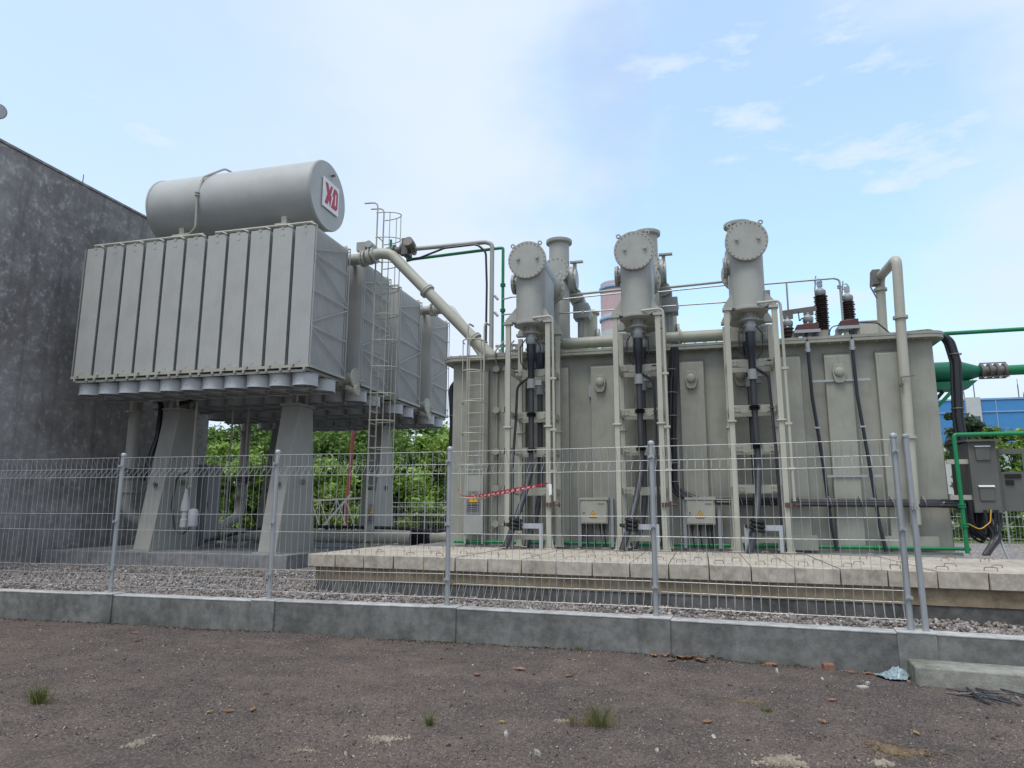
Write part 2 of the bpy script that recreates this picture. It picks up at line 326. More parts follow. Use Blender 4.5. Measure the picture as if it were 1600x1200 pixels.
def part(name, mb, mat, parent, smooth=True, bevel=0, label=None):
    if mb.mk:                                       # several pieces: each becomes a part of its own
        mk = mb.mk+[(len(mb.v), len(mb.f))]; o = None
        for (a, c), (b, d) in zip(mk[:-1], mk[1:]):
            q = MB(); q.v = mb.v[a:b]; q.f = [tuple(i-a for i in f) for f in mb.f[c:d]]
            if q.f: o = part(name, q, mat, parent, smooth, bevel, label)
        return o
    off = OFF[parent.name]; me = make_mesh(name, mb.v, mb.f, M[mat] if isinstance(mat, str) else mat, off, smooth)
    o = bpy.data.objects.new(name, me); COL.objects.link(o); o.parent = parent; OFF[o.name] = off
    if bevel: bev(o, bevel)
    if label: o['label'] = label
    return o
def solo(name, mb, mat, label, cat, loc, group=None, kind=None, smooth=True, bevel=0):
    me = make_mesh(name, mb.v, mb.f, M[mat] if isinstance(mat, str) else mat, Vector(loc), smooth)
    o = bpy.data.objects.new(name, me); COL.objects.link(o); o.location = loc; OFF[o.name] = Vector(loc)
    if bevel: bev(o, bevel)
    return tag(o, label, cat, group, kind)
def bev(o, w, seg=2):
    b = o.modifiers.new('bevel', 'BEVEL'); b.width = w; b.segments = seg; b.limit_method = 'ANGLE'; b.angle_limit = R(40)
def copy_tree(o, loc=None, parent=None):
    c = o.copy(); COL.objects.link(c)
    if parent: c.parent = parent
    if loc is not None: c.location = loc
    OFF[c.name] = OFF.get(o.name, Vector())
    for ch in [q for q in COL.objects if q.parent == o]:
        copy_tree(ch, None, c)
    return c

# ================================================================== SETTING
def fast_mesh(name, verts, faces, mat, smooth=False):
    me = bpy.data.meshes.new(name); k = faces.shape[1]
    me.vertices.add(len(verts)); me.vertices.foreach_set('co', verts.astype(np.float32).ravel())
    me.loops.add(faces.size); me.loops.foreach_set('vertex_index', faces.astype(np.int32).ravel())
    me.polygons.add(len(faces)); me.polygons.foreach_set('loop_start', np.arange(0, faces.size, k, dtype=np.int32))
    me.materials.append(M[mat]); me.update(calc_edges=True); me.validate()
    if smooth: me.polygons.foreach_set('use_smooth', [True]*len(faces))
    return me
def fast_obj(name, verts, faces, mat, kind=None, smooth=False):
    o = bpy.data.objects.new(name, fast_mesh(name, verts, faces, mat, smooth)); COL.objects.link(o)
    if kind: o['kind'] = kind
    return o
# ---- ground: one sheet, fine and uneven near the camera
def vnoise(x, y, cell, seed):
    r = np.random.default_rng(seed).random((256, 256)); xi = x/cell; yi = y/cell
    x0 = np.floor(xi).astype(int); y0 = np.floor(yi).astype(int); fx = xi-x0; fy = yi-y0
    fx = fx*fx*(3-2*fx); fy = fy*fy*(3-2*fy); g = lambda a, b: r[a % 256, b % 256]
    return (g(x0, y0)*(1-fx)+g(x0+1, y0)*fx)*(1-fy)+(g(x0, y0+1)*(1-fx)+g(x0+1, y0+1)*fx)*fy-0.5
def gz(x, y):
    x = np.asarray(x, float); y = np.asarray(y, float)
    z = vnoise(x, y, 1.3, 1)*0.05+vnoise(x, y, 0.4, 2)*0.022+vnoise(x, y, 0.13, 3)*0.012
    edge = np.clip(np.minimum(np.minimum(x+13, 9-x), np.minimum(y-1.0, 8.6-y))/0.8, 0, 1)
    return z*edge
gx = np.arange(-13, 9.001, 0.055); gy = np.arange(1.0, 8.601, 0.055)
X, Y = np.meshgrid(gx, gy); Z = gz(X, Y); nx, ny = len(gx), len(gy)
vv = np.stack([X.ravel(), Y.ravel(), Z.ravel()], 1)
i = np.arange(nx*ny).reshape(ny, nx); ff = np.stack([i[:-1, :-1].ravel(), i[:-1, 1:].ravel(), i[1:, 1:].ravel(), i[1:, :-1].ravel()], 1)
x0, x1, y0, y1 = gx[0], gx[-1], gy[0], gy[-1]; B = 1500.0
ring = np.array([[x0, y0, 0], [x1, y0, 0], [x1, y1, 0], [x0, y1, 0], [-B, -B, 0], [B, -B, 0], [B, B, 0], [-B, B, 0]]); o_ = len(vv)
rf = np.array([[4, 5, 1, 0], [5, 6, 2, 1], [6, 7, 3, 2], [7, 4, 0, 3]])+o_
fast_obj('ground', np.vstack([vv, ring]), np.vstack([ff, rf]), 'ground', 'structure', True)
# stones
ICO_V = []; ph = (1+5**0.5)/2
for a in (-1, 1):
    for b in (-ph, ph): ICO_V += [(0, a, b), (a, b, 0), (b, 0, a)]
ICO_V = np.array(ICO_V)/math.sqrt(1+ph*ph)
from itertools import combinations
el = min(np.linalg.norm(ICO_V[a]-ICO_V[b]) for a, b in combinations(range(12), 2))*1.05
ICO_F = []
for a, b, c in combinations(range(12), 3):
    if max(np.linalg.norm(ICO_V[a]-ICO_V[b]), np.linalg.norm(ICO_V[b]-ICO_V[c]), np.linalg.norm(ICO_V[a]-ICO_V[c])) < el:
        n_ = np.cross(ICO_V[b]-ICO_V[a], ICO_V[c]-ICO_V[a]); ICO_F.append((a, b, c) if n_@ICO_V[a] > 0 else (a, c, b))
ICO_F = np.array(ICO_F)
def stones(px, py, pz, size, flat=0.6):
    n = len(px); q = rng.normal(size=(n, 4)); q /= np.linalg.norm(q, axis=1)[:, None]; w, x, y, z = q.T
    Rm = np.stack([1-2*(y*y+z*z), 2*(x*y-z*w), 2*(x*z+y*w), 2*(x*y+z*w), 1-2*(x*x+z*z), 2*(y*z-x*w), 2*(x*z-y*w), 2*(y*z+x*w), 1-2*(x*x+y*y)], 1).reshape(n, 3, 3)
    sc = size[:, None]*np.stack([rng.uniform(0.8, 1.3, n), rng.uniform(0.6, 1.0, n), rng.uniform(flat*0.7, flat*1.2, n)], 1)
    lv = ICO_V[None]*rng.uniform(0.78, 1.2, (n, 12, 1))*sc[:, None, :]
    p = np.einsum('nij,nkj->nki', Rm, lv)+np.stack([px, py, pz], 1)[:, None, :]
    return p.reshape(-1, 3), (ICO_F[None]+12*np.arange(n)[:, None, None]).reshape(-1, 3)
n = 22000; ty = 4.1+4.3*rng.random(n)**1.1; tx = -ty*1.2+rng.random(n)*(ty*1.65)
s_ = rng.uniform(0.003, 0.0075, n)*(1+1.3*(rng.random(n) > 0.97))
v_, f_ = stones(tx, ty, gz(tx, ty)+s_*0.2, s_); fast_obj('loose_grit', v_, f_, 'grit', 'stuff')

# crumbled soil, moss and dead bits gathered along the kerb foot
n = 2600; tx = rng.uniform(-11.5, 3.0, n); dens = 0.5+vnoise(tx, tx*0, 0.6, 21); tx = tx[rng.random(n) < dens*1.1]
KX = [-16.0, -10.35, -7.90, -5.42, -3.01, -0.53, 1.93, 4.4]; KY = [8.15, 8.30, 8.36, 8.35, 8.38, 8.18, 7.91, 7.56]
ty = np.interp(tx, KX, KY)-0.13-np.abs(rng.normal(0, .07, len(tx))); s_ = rng.uniform(.004, .016, len(tx)); v_, f_ = stones(tx, ty, gz(tx, ty)+s_*.2, s_, .5)
fast_obj('soil_crumbs', v_, f_, 'soil', 'stuff')

# ---- kerb wall with piers, following the fence posts
POST = [(-10.35, 8.30), (-7.90, 8.36), (-5.42, 8.35), (-3.01, 8.38), (-0.53, 8.18), (1.90, 7.91)]
KL = [(-16.0, 8.15)]+POST[:5]+[(1.93, 7.91), (4.4, 7.56), (9.0, 6.9)]
KT = 0.375
kt = thing('low_concrete_wall', 'low grey concrete kerb wall with square piers carrying the wire fence', 'wall', (-3, 8.36, 0))
def along(a, b): 
    d = Vector((b[0]-a[0], b[1]-a[1], 0)).normalized(); return d, Vector((-d.y, d.x, 0))
KW = 0.115
for k_, (a, b) in enumerate(zip(KL[:-1], KL[1:])):
    d, nn = along(a, b); A, Bv = Vector((*a, 0)), Vector((*b, 0)); m_ = MB()
    g = 0.155; p = A+d*g; q = Bv-d*g; jz = 0.004*(k_ % 3)
    m_.hexa([p-nn*KW+V(0, 0, -.2), q-nn*KW+V(0, 0, -.2), q+nn*KW+V(0, 0, -.2), p+nn*KW+V(0, 0, -.2)],
            [p-nn*KW+V(0, 0, KT-jz), q-nn*KW+V(0, 0, KT-jz), q+nn*KW+V(0, 0, KT-jz), p+nn*KW+V(0, 0, KT-jz)])
    wp = part('wall_panel', m_, 'kerb', kt, bevel=0.006)
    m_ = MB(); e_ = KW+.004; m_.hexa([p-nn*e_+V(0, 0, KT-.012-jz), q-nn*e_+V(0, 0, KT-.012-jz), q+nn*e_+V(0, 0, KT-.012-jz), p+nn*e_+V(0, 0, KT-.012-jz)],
            [p-nn*e_+V(0, 0, KT+.003-jz), q-nn*e_+V(0, 0, KT+.003-jz), q+nn*e_+V(0, 0, KT+.003-jz), p+nn*e_+V(0, 0, KT+.003-jz)]); part('lit_top_mortar', m_, 'toplit', wp, bevel=.004)  # paler layer added to brighten the top face as light would
for k_, a in enumerate(KL[1:-1]):
    d, nn = along(KL[k_], KL[k_+2]); A = Vector((*a, 0)); w_ = 0.165; m_ = MB(); f_w = KW+0.028
    c = [A-d*w_-nn*f_w, A+d*w_-nn*f_w, A+d*w_+nn*(KW+0.01), A-d*w_+nn*(KW+0.01)]
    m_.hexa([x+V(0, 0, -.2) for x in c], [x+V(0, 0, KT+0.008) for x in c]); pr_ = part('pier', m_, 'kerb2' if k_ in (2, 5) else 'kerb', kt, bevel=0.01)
    m_ = MB(); c = [A-d*(w_+.003)-nn*(f_w+.003), A+d*(w_+.003)-nn*(f_w+.003), A+d*(w_+.003)+nn*(KW+.013), A-d*(w_+.003)+nn*(KW+.013)]; m_.hexa([x+V(0, 0, KT-.004) for x in c], [x+V(0, 0, KT+.0115) for x in c]); part('lit_top_mortar', m_, 'toplit', pr_, bevel=.004)  # same light-carrying layer on the pier tops
# ---- wire mesh fence
fe = thing('wire_mesh_fence', 'galvanised wire mesh fence with folded top and bottom edges on the kerb wall', 'fence', (-3, 8.36, KT))
FH = 1.86
def post(mb_a, x, y, tilt=0.0):
    mb_a.cyl((x, y, KT-0.01), (x+tilt, y, KT+FH+0.02), 0.03, n=14)
def cap(mb_a, x, y): mb_a.lathe((x, y, KT+FH+0.015), (0, 0, 1), [(0.037, 0), (0.038, 0.025), (0.03, 0.038), (0.012, 0.046), (0.0, 0.047)], 14)
for x, y in POST:
    m_ = MB(); post(m_, x, y, random.uniform(-.006, .006)); po = part('fence_post', m_, 'gal', fe)
    m_ = MB(); cap(m_, x, y); part('post_cap', m_, 'gal', po)
    m_ = MB()
    for h in (0.3, 0.95, 1.72): m_.mark(); m_.box(x-0.034, x+0.034, y-0.05, y-0.028, KT+h, KT+h+0.03); m_.cyl((x, y-0.075, KT+h+0.015), (x, y-0.045, KT+h+0.015), 0.009, n=6)
    part('clamp', m_, 'gal', po)
for a, b in zip(POST[:-1], POST[1:]):
    d, nn = along(a, b); A = Vector((*a, KT)); Lp = (Vector(b)-Vector(a)).length; off = -nn*0.036
    m_ = MB(); nv = 27; e = 0.034
    W_ = lambda t, o, z: A+d*t+off+nn*o+V(0, 0, z)
    for o, z in ((0, .11), (.1, .26), (0, .38), (0, .857), (0, 1.075), (0, 1.58), (.1, 1.70), (0, 1.85)):
        m_.tube([W_(e, o, z), W_(Lp/2, o, z-0.004), W_(Lp-e, o, z)], 0.0032, 5)
    for i in range(nv+1):
        t = e+0.01+(Lp-2*e-0.02)*i/nv+random.uniform(-.003, .003)
        m_.tube([W_(t, -.004, .105), W_(t, -.004, .9), W_(t, -.004, 1.855)], 0.0024, 4)
        m_.tube([W_(t, 0, 1.85), W_(t, .1, 1.70), W_(t, 0, 1.58)], 0.0024, 4)
        m_.tube([W_(t, 0, .11), W_(t, .1, .26), W_(t, 0, .38)], 0.0024, 4)
    part('mesh_panel', m_, 'wire', fe)
gp = thing('gate_post', 'lone galvanised gate post with a hinge lug beside the fence end', 'gate post', (2.02, 7.87, KT))
m_ = MB(); m_.cyl((2.02, 7.87, KT-0.01), (2.0, 7.87, KT+FH+0.01), 0.029, n=14); part('pole', m_, 'gal', gp)
m_ = MB(); m_.lathe((2.0, 7.87, KT+FH+0.008), (0, 0, 1), [(0.036, 0), (0.036, 0.02), (0.02, 0.034), (0, 0.036)], 14); part('post_cap', m_, 'gal', gp)
m_ = MB(); m_.box(1.985, 2.035, 7.815, 7.85, KT+1.15, KT+1.19); m_.cyl((2.01, 7.80, KT+1.15), (2.01, 7.80, KT+1.22), 0.012, n=8); part('hinge', m_, 'gal', gp)
# concrete step
m_ = MB(); m_.hexa([(1.76, 7.36, -.1), (9, 6.35, -.1), (9, 6.82, -.1), (1.80, 7.76, -.1)], [(1.78, 7.38, .15), (9, 6.37, .15), (9, 6.80, .155), (1.80, 7.75, .155)])
solo('concrete_step', m_, 'step', 'long flat concrete step on the dirt against the kerb wall', 'step', (3, 7.3, 0), bevel=0.015)

# ---- gravel bed
m_ = MB(); m_.add([(-16, 8.15, .27), (-10.35, 8.3, .27), (-3, 8.38, .27), (1.93, 7.91, .27), (9, 6.9, .27), (60, 6.9, .27), (60, 33, .27), (-16, 33, .27)], [(0, 1, 2, 3, 4, 5, 6, 7)])
o = bpy.data.objects.new('gravel_bed', make_mesh('gravel_bed', m_.v, m_.f, M['gravel'])); COL.objects.link(o); o['kind'] = 'structure'
def kerby(x): return np.interp(x, [k[0] for k in KL], [k[1] for k in KL])
def platy(x): return 10.18-0.101*(x+5.97)
tx = rng.uniform(-14.8, 4.6, 26000); yk = kerby(tx)+0.10; top = np.where(tx < -5.95, 13.6, platy(tx)+0.15)
ty = yk+(top-yk)*rng.random(len(tx))**1.05
keep = rng.random(len(tx)) < np.where(tx < -5.95, 1.0, 0.42); tx, ty = tx[keep], ty[keep]
s_ = rng.uniform(0.014, 0.036, len(tx)); v_, f_ = stones(tx, ty, 0.272+s_*0.35+vnoise(tx, ty, 0.5, 9)*0.03, s_, 0.65)
fast_obj('gravel', v_, f_, 'gravel', 'stuff')
# rough ground and far field
m_ = MB(); m_.add([(-400, 33, .26), (400, 33, .26), (400, 900, .26), (-400, 900, .26)], [(0, 1, 2, 3)])
o = bpy.data.objects.new('grass_field', make_mesh('grass_field', m_.v, m_.f, M['meadow'])); COL.objects.link(o); o['kind'] = 'structure'

# ---- platform: plinth wall, floor, cover slabs
pf = thing('concrete_platform', 'plastered platform wall, tan above and damp grey below, under the cover slabs', 'platform', (0, 9.8, .25))
def pband(yo, z0, z1, back):
    a, b = -5.86, 9.0
    return MB().hexa([(a, platy(a)+yo, z0), (b, platy(b)+yo, z0), (b, platy(b)+back, z0), (a, platy(a)+back, z0)],
                     [(a, platy(a)+yo, z1), (b, platy(b)+yo, z1), (b, platy(b)+back, z1), (a, platy(a)+back, z1)])
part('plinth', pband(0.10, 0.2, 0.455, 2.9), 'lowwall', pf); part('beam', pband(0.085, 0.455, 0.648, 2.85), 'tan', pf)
m_ = MB(); m_.box(-5.9, 4.15, 12.2, 18.5, 0.2, 0.79); part('floor', m_, 'padc', pf)
SW = 0.502; x_ = -5.97; k_ = 0
SL = 'pale precast concrete cover slab with wire lifting hooks, lying in the row along the platform edge'
while x_ < 6.6:
    a, b = x_+0.006, x_+SW-0.006; dz = random.uniform(-.006, .006); fy = random.uniform(-.012, .012)
    t = thing('cover_slab', SL, 'concrete slab', (x_+SW/2, platy(x_)+1.4, 0.65), 'cover slabs along the platform edge')
    m_ = MB(); bk = 2.95
    m_.hexa([(a, platy(a)+fy+.006, .652), (b, platy(b)+fy+.006, .652), (b, platy(b)+bk, .652), (a, platy(a)+bk, .652)],
            [(a, platy(a)+fy, .842+dz), (b, platy(b)+fy, .842+dz), (b, platy(b)+bk, .842+dz), (a, platy(a)+bk, .842+dz)])
    part('slab', m_, 'slab', t, bevel=0.007)
    for hx, hy in ((0.14, 0.32), (0.36, 0.8), (0.15, 2.1), (0.37, 2.55)):
        cx, cy = x_+hx+random.uniform(-.02, .02), platy(x_)+hy+random.uniform(-.04, .04); h_ = random.uniform(.035, .05); w_ = random.uniform(.05, .06); sk = random.uniform(-.03, .03)
        m_ = MB(); m_.tube(fillet([(cx-w_, cy-sk, .83), (cx-w_, cy-sk, .842+h_), (cx+w_, cy+sk, .842+h_), (cx+w_, cy+sk, .83)], 0.025, 4), 0.0055, 6)
        part('lifting_hook', m_, 'brass', t)
    x_ += SW; k_ += 1
# ---- pad under the radiators, stained wall
m_ = MB(); m_.box(-14.95, -8.5, 13.65, 22.5, 0.1, 0.57)
solo('concrete_pad', m_, 'padc', 'low grey concrete pad carrying the tapered radiator pedestals', 'pad', (-11.7, 13.65, .1), bevel=0.012)
wl = thing('fire_wall', 'tall smoke-stained concrete wall closing the left side', 'wall', (-15.4, 15, 0))
m_ = MB(); m_.box(-15.75, -15.2, 2.0, 18.9, -0.1, 9.8); part('wall_panel', m_, 'wall', wl, bevel=0.02)
m_ = MB(); m_.box(-15.80, -15.16, 18.9, 19.4, -0.1, 9.8); part('end_pier', m_, 'wallend', wl, bevel=0.02)
m_ = MB(); m_.box(-15.78, -15.17, 2.0, 18.9, 9.8, 9.86); part('coping', m_, 'wall', wl)
m_ = MB(); m_.cyl((-15.4, 14.0, 9.8), (-15.4, 14.0, 10.2), .012, n=6)
solo('lightning_rod', m_, 'bolt', 'thin short rod standing on the top edge of the stained wall', 'rod', (-15.4, 14.0, 9.8))
fl = thing('floodlight', 'round grey floodlight on a bracket above the stained wall', 'floodlight', (-15.35, 11.2, 9.8))
m_ = MB(); m_.tube([(-15.35, 11.2, 9.85), (-15.35, 11.2, 10.2), (-15.3, 11.25, 10.42)], .03, 8); part('bracket', m_, 'rust', fl)
ax = V(0.55, -0.6, -0.25).normalized(); c_ = V(-15.25, 11.45, 10.5)
m_ = MB(); m_.lathe(c_-ax*.22, ax, [(.05, 0), (.08, .02), (.12, .12), (.165, .2), (.175, .24), (.165, .245)], 24); part('housing', m_, 'greycab', fl)
m_ = MB(); m_.cyl(c_+ax*.02, c_+ax*.035, .155, n=24); part('lens', m_, 'palewall', fl)

# ================================================================== BACKGROUND
def leaves(cl, n_per, spread, size, sq=0.75):
    cl = np.array(cl); n = len(cl)*n_per; c = np.repeat(cl, n_per, 0)
    p = c[:, :3]+rng.normal(size=(n, 3))*np.array([1, 1, sq])*(c[:, 3:4]*spread)
    a = rng.normal(size=(n, 3)); a[:, 2] *= 0.6; a /= np.linalg.norm(a, axis=1)[:, None]
    b = np.cross(a, rng.normal(size=(n, 3))); b /= np.linalg.norm(b, axis=1)[:, None]
    s = size*rng.uniform(0.6, 1.3, (n, 1)); u = a*s; w = b*s*0.5
    vs = np.stack([p-u, p+w*0.9, p+u, p-w*0.9], 1).reshape(-1, 3); fs = np.arange(4*n).reshape(-1, 4)
    return vs, fs
def tree(name, x, y, h, rad, mat, label, cat='tree', group=None, trunk=0.4, ncl=50, npl=250, size=0.135, low=0.25, base=.26, squash=1.0):
    t = thing(name, label, cat, (x, y, base), group); tb = MB(); cl = []
    tb.tube([(x, y, base-.1), (x+.1*rad*random.uniform(-1, 1), y, base+h*.3), (x+.2*rad*random.uniform(-1, 1), y, base+h*.7)], [h*.022+.03, h*.017+.02, h*.006+.01], 8)
    for _ in range(ncl):
        u = random.random(); zz = low+(1-low)*u; a = random.uniform(0, 2*math.pi)
        prof = math.sin(math.pi*min(1, 0.12+0.86*(1-u)**0.8+.05))**0.7 if u > .3 else 0.55+u*1.4
        r_ = rad*min(1, prof)*math.sqrt(random.random())*random.uniform(.7, 1.15)
        cx, cy, cz = x+math.cos(a)*r_, y+math.sin(a)*r_*squash, base+h*zz*random.uniform(.93, 1.0); cr = rad*random.uniform(.16, .34)
        cl.append((cx, cy, cz, cr))
        if random.random() < .45: tb.tube([(x, y, base+h*max(.15, zz*.55)), ((x+cx)/2, (y+cy)/2, base+h*zz*.8), (cx, cy, cz)], [h*.008+.012, h*.005+.01, .008], 5)
    part('trunk', tb, 'bark', t)
    vs, fs = leaves(cl, npl, 0.55, size); off = OFF[t.name]
    o = bpy.data.objects.new('crown', fast_mesh('crown', vs-np.array(off), fs, mat)); COL.objects.link(o); o.parent = t; OFF[o.name] = off
    return t
G = 'trees behind the radiators'
tree('tree', -26.5, 33, 5.6, 2.6, 'leafmid', 'leafy green tree farthest left, seen right beside the end of the stained wall', group=G)
tree('tree', -23.2, 31.5, 4.6, 2.0, 'leafbright', 'yellow-green bush-like tree in front of the grey cabinet gap', group=G, low=.05, ncl=40)
tree('tree', -21.6, 35, 6.2, 2.6, 'leafmid', 'tall mid green tree behind the vertical oil pipe', group=G)
tree('tree', -18.6, 33, 5.4, 2.3, 'leafmid', 'round mid green tree left of the red pole', group=G, low=.12)
tree('tree', -16.6, 29.5, 3.3, 1.5, 'leafbright', 'low bright feathery tree over the white lattice girder', group=G, low=.05)
tree('tree', -15.6, 34, 6.0, 2.4, 'leafmid', 'broad mid green tree behind the red pole', group=G, low=.1, ncl=40)
tree('tree', -13.2, 33.5, 4.9, 2.1, 'leafbright', 'bright bushy tree right of the far radiator pedestal', group=G, low=.06, ncl=44)
tree('tree', -13.8, 36, 6.0, 2.2, 'leafmid', 'pale-topped tree under the end of the far radiator bank', group=G, low=.1)
tree('tree', -14.2, 52, 5.4, 2.6, 'leafdark', 'dark tree low behind the far fence', group=G, low=.05)  # uses the darkest leaf colour
tree('tree', -16.3, 60, 8.6, 2.2, 'leafdark', 'dark bluish tree rising beside the tank ladder in the distance', group=G, low=.1)
tree('tree', -24.6, 36.5, 6.4, 2.6, 'leafdark', 'dense dark green tree deep between the wall end and the grey cabinet', group=G, low=.04, ncl=60)
tree('tree', -20.2, 37.5, 6.6, 2.7, 'leafbright', 'light green tree deep behind the front right pedestal', group=G, low=.04, ncl=60)
tree('tree', -17.6, 38, 6.9, 2.6, 'leafmid', 'dense tree deep behind the lattice girder', group=G, low=.04, ncl=60)
tree('tree', -14.6, 38.5, 6.1, 2.3, 'leafbright', 'light green tree deep behind the far right pedestal', group=G, low=.04, ncl=60)
tree('shrub', -11.4, 33.6, 2.4, 0.9, 'meadow', 'olive shrub by the fence near the tank corner', 'shrub', low=.05, ncl=20)
tree('shrub', -28.5, 30, 3.2, 1.6, 'leafbright', 'light green shrub at the foot of the stained wall end', 'shrub', low=.03)
G2 = 'trees before the blue hall'
for x, y, h, r_, m, l in ((18.5, 58, 8.4, 1.5, 'leafdark', 'grey-green tree close to the tank edge before the blue hall'), (20.3, 60, 7.4, 2.0, 'leafmid', 'rounded olive tree under the hall tower'),
                         (21.4, 62, 8.1, 0.9, 'leafdark', 'darker tree just right of the hall tower'), (22.3, 60, 7.4, 1.2, 'leafbright', 'thin light green tree above the open cabinet door'), (24.2, 62, 7.2, 1.3, 'leafbright', 'sparse yellowish tree at the right picture edge')):
    tree('tree', x, y, h, r_, m, l, group=G2, low=.25, ncl=24, size=.22)
for x, l in ((11.6, 'green hedge clump behind the far fence beside the cabinet cables'), (13.4, 'green hedge clump behind the far fence at the right edge'), (15.6, 'green hedge clump past the right picture edge')):
    tree('hedge', x, 38, 2.0, 1.2, 'leafmid', l, 'hedge', low=.02, ncl=26)
# far mesh fences
def far_fence(p, q, h, npan, label):
    t = thing('mesh_fence', label, 'fence', ((p[0]+q[0])/2, (p[1]+q[1])/2, .26)); d, nn = along(p, q); Ln = (Vector(q)-Vector(p)).length; A = Vector((*p, .26))
    for i in range(npan+1):
        c = A+d*Ln*i/npan; m_ = MB(); m_.cyl(c, c+V(0, 0, h+.05), .035, n=8); part('fence_post', m_, 'gal', t)
    for i in range(npan):
        m_ = MB(); a0 = Ln*i/npan; a1 = Ln*(i+1)/npan
        for z in (.1, .3, .75, 1.1, h-.2, h): m_.tube([A+d*a0+V(0, 0, z), A+d*a1+V(0, 0, z)], .008, 4)
        k = int((a1-a0)/.12)
        for j in range(1, k): c = A+d*(a0+(a1-a0)*j/k); m_.tube([c+V(0, 0, .08), c+V(0, 0, h)], .005, 4)
        part('mesh_panel', m_, 'wire', t)
far_fence((-19.8, 30.6), (-9.6, 30.6), 1.62, 4, 'distant pale wire mesh fence in front of the trees behind the oil pipe')
far_fence((8.5, 30.5), (18.0, 30.5), 1.62, 4, 'distant wire mesh fence seen under the open control cabinet')
m_ = MB(); m_.tube([(-14.75, 28, .2), (-14.5, 28, 5.4)], .085, 10)
solo('red_pole', m_, 'redpole', 'slim reddish brown pole rising in front of the trees', 'pole', (-14.75, 28, .27))
# lattice girder lying behind the pads
lg = thing('lattice_girder', 'white steel lattice girder lying behind the pedestals', 'girder', (-16, 25, .27)); m_ = MB()
A0, A1 = V(-15.9, 25.2, 1.85), V(-12.7, 25.5, 2.0)
for dy, dz in ((0, 0), (0.7, -.0), (0, -1.3), (.7, -1.3)): m_.mark(); m_.bar(A0+V(0, dy, dz), A1+V(0, dy, dz), .04, .04)
part('chord', m_, 'ped', lg); m_ = MB(); k = 3
for i in range(k):
    p = A0.lerp(A1, i/k); q = A0.lerp(A1, (i+1)/k); mdl = (p+q)/2
    for dy in (0, .7): m_.bar(p+V(0, dy, 0), mdl+V(0, dy, -1.3), .026, .026); m_.bar(mdl+V(0, dy, -1.3), q+V(0, dy, 0), .026, .026); m_.bar(p+V(0, dy, 0), p+V(0, dy, -1.3), .026, .026)
    m_.bar(p, q+V(0, .7, 0), .022, .022)
part('brace', m_, 'ped', lg)
m_ = MB(); m_.bar((-13.9, 23.6, .3), (-12.55, 24.2, 2.1), .07, .07)
solo('white_strut', m_, 'palewall', 'single white strut leaning by the lattice girder end', 'strut', (-13.9, 23.6, .3))
# chimney
ch = thing('chimney', 'far red and white power station chimney with blue gallery bands', 'chimney', (-15.95, 150, 0))
for z0, z1, m in ((0, 28, 'pink'), (28, 39.6, 'palewall'), (39.6, 41.6, 'pink'), (41.6, 43.2, 'palewall'), (43.2, 50.1, 'pink')):
    m_ = MB(); m_.cyl((-15.95, 150, z0), (-15.95, 150, z1), 3.62-.0*z0, n=40, cap=z1 > 50); part('shaft', m_, m, ch)
for z in (41.7, 48.6):
    m_ = MB(); m_.lathe((-15.95, 150, z), (0, 0, 1), [(3.6, 0), (3.95, .3), (3.95, .75), (3.7, .95), (3.62, .95)], 40); part('gallery', m_, 'bandblue', ch)
m_ = MB(); m_.lathe((-15.95, 150, 50.1), (0, 0, 1), [(3.62, 0), (3.62, .25), (3.2, .25), (3.2, -.6)], 40); part('rim', m_, 'palewall', ch)
vm = bpy.data.materials.new('thin_brown_smoke'); vm.use_nodes = True; vt = vm.node_tree; vt.nodes.clear()
vo = vt.nodes.new('ShaderNodeOutputMaterial'); pv = vt.nodes.new('ShaderNodeVolumePrincipled'); pv.inputs['Color'].default_value = (.62, .5, .38, 1); pv.inputs['Density'].default_value = 0.0045
vt.links.new(pv.outputs['Volume'], vo.inputs['Volume']); M['smoke'] = vm
m_ = MB(); m_.tube([(-15.95, 150, 50.6), (-15.6, 150, 58), (-16.5, 150, 68), (-15.4, 150, 80), (-16.6, 150, 94), (-17.4, 150, 110), (-18.2, 150, 124)], [3.0, 4.2, 6.5, 8.0, 10.0, 11.0, 3.0], 24)
solo('smoke_plume', m_, 'smoke', 'faint brownish smoke plume rising from the far red and white chimney', 'smoke', (-15.95, 150, 50.6))
# blue hall on the right
bh = thing('blue_hall', 'big blue clad factory hall beyond the trees at the right', 'building', (45, 92, .26))
m_ = MB(); m_.box(22, 85, 92, 140, 9.4, 14.5); part('cladding', m_, 'blue', bh)
m_ = MB()
for x in range(24, 84, 3): m_.mark(); m_.box(x, x+.08, 91.93, 92.0, 9.4, 14.5)
for z in (12.85, 14.3): m_.mark(); m_.box(22, 85, 91.9, 91.99, z, z+.12)
part('cladding_seam', m_, 'bandblue', bh)
m_ = MB(); m_.box(22.2, 84.8, 92.2, 139.8, 0, 9.4); part('base_wall', m_, 'palewall', bh)
m_ = MB(); m_.box(29.9, 31.4, 91.6, 92.0, 9.4, 14.6); tw = part('stair_tower', m_, 'palewall', bh)
m_ = MB(); m_.mark(); m_.box(30.1, 31.2, 91.55, 91.6, 11.0, 12.4); m_.mark(); m_.box(30.1, 31.2, 91.55, 91.6, 9.5, 10.85); part('window', m_, 'winglass', tw)
for x, h in ((30.9, 1.7), (32.0, 3.2), (36.6, 2.6), (37.1, 1.0)):
    m_ = MB(); m_.cyl((x, 95, 14.5), (x, 95, 14.5+h*.75), .06, n=6); m_.cyl((x, 95, 14.5+h*.75), (x, 95, 14.5+h), .03, n=6)
    part('roof_mast', m_, 'bolt', bh)
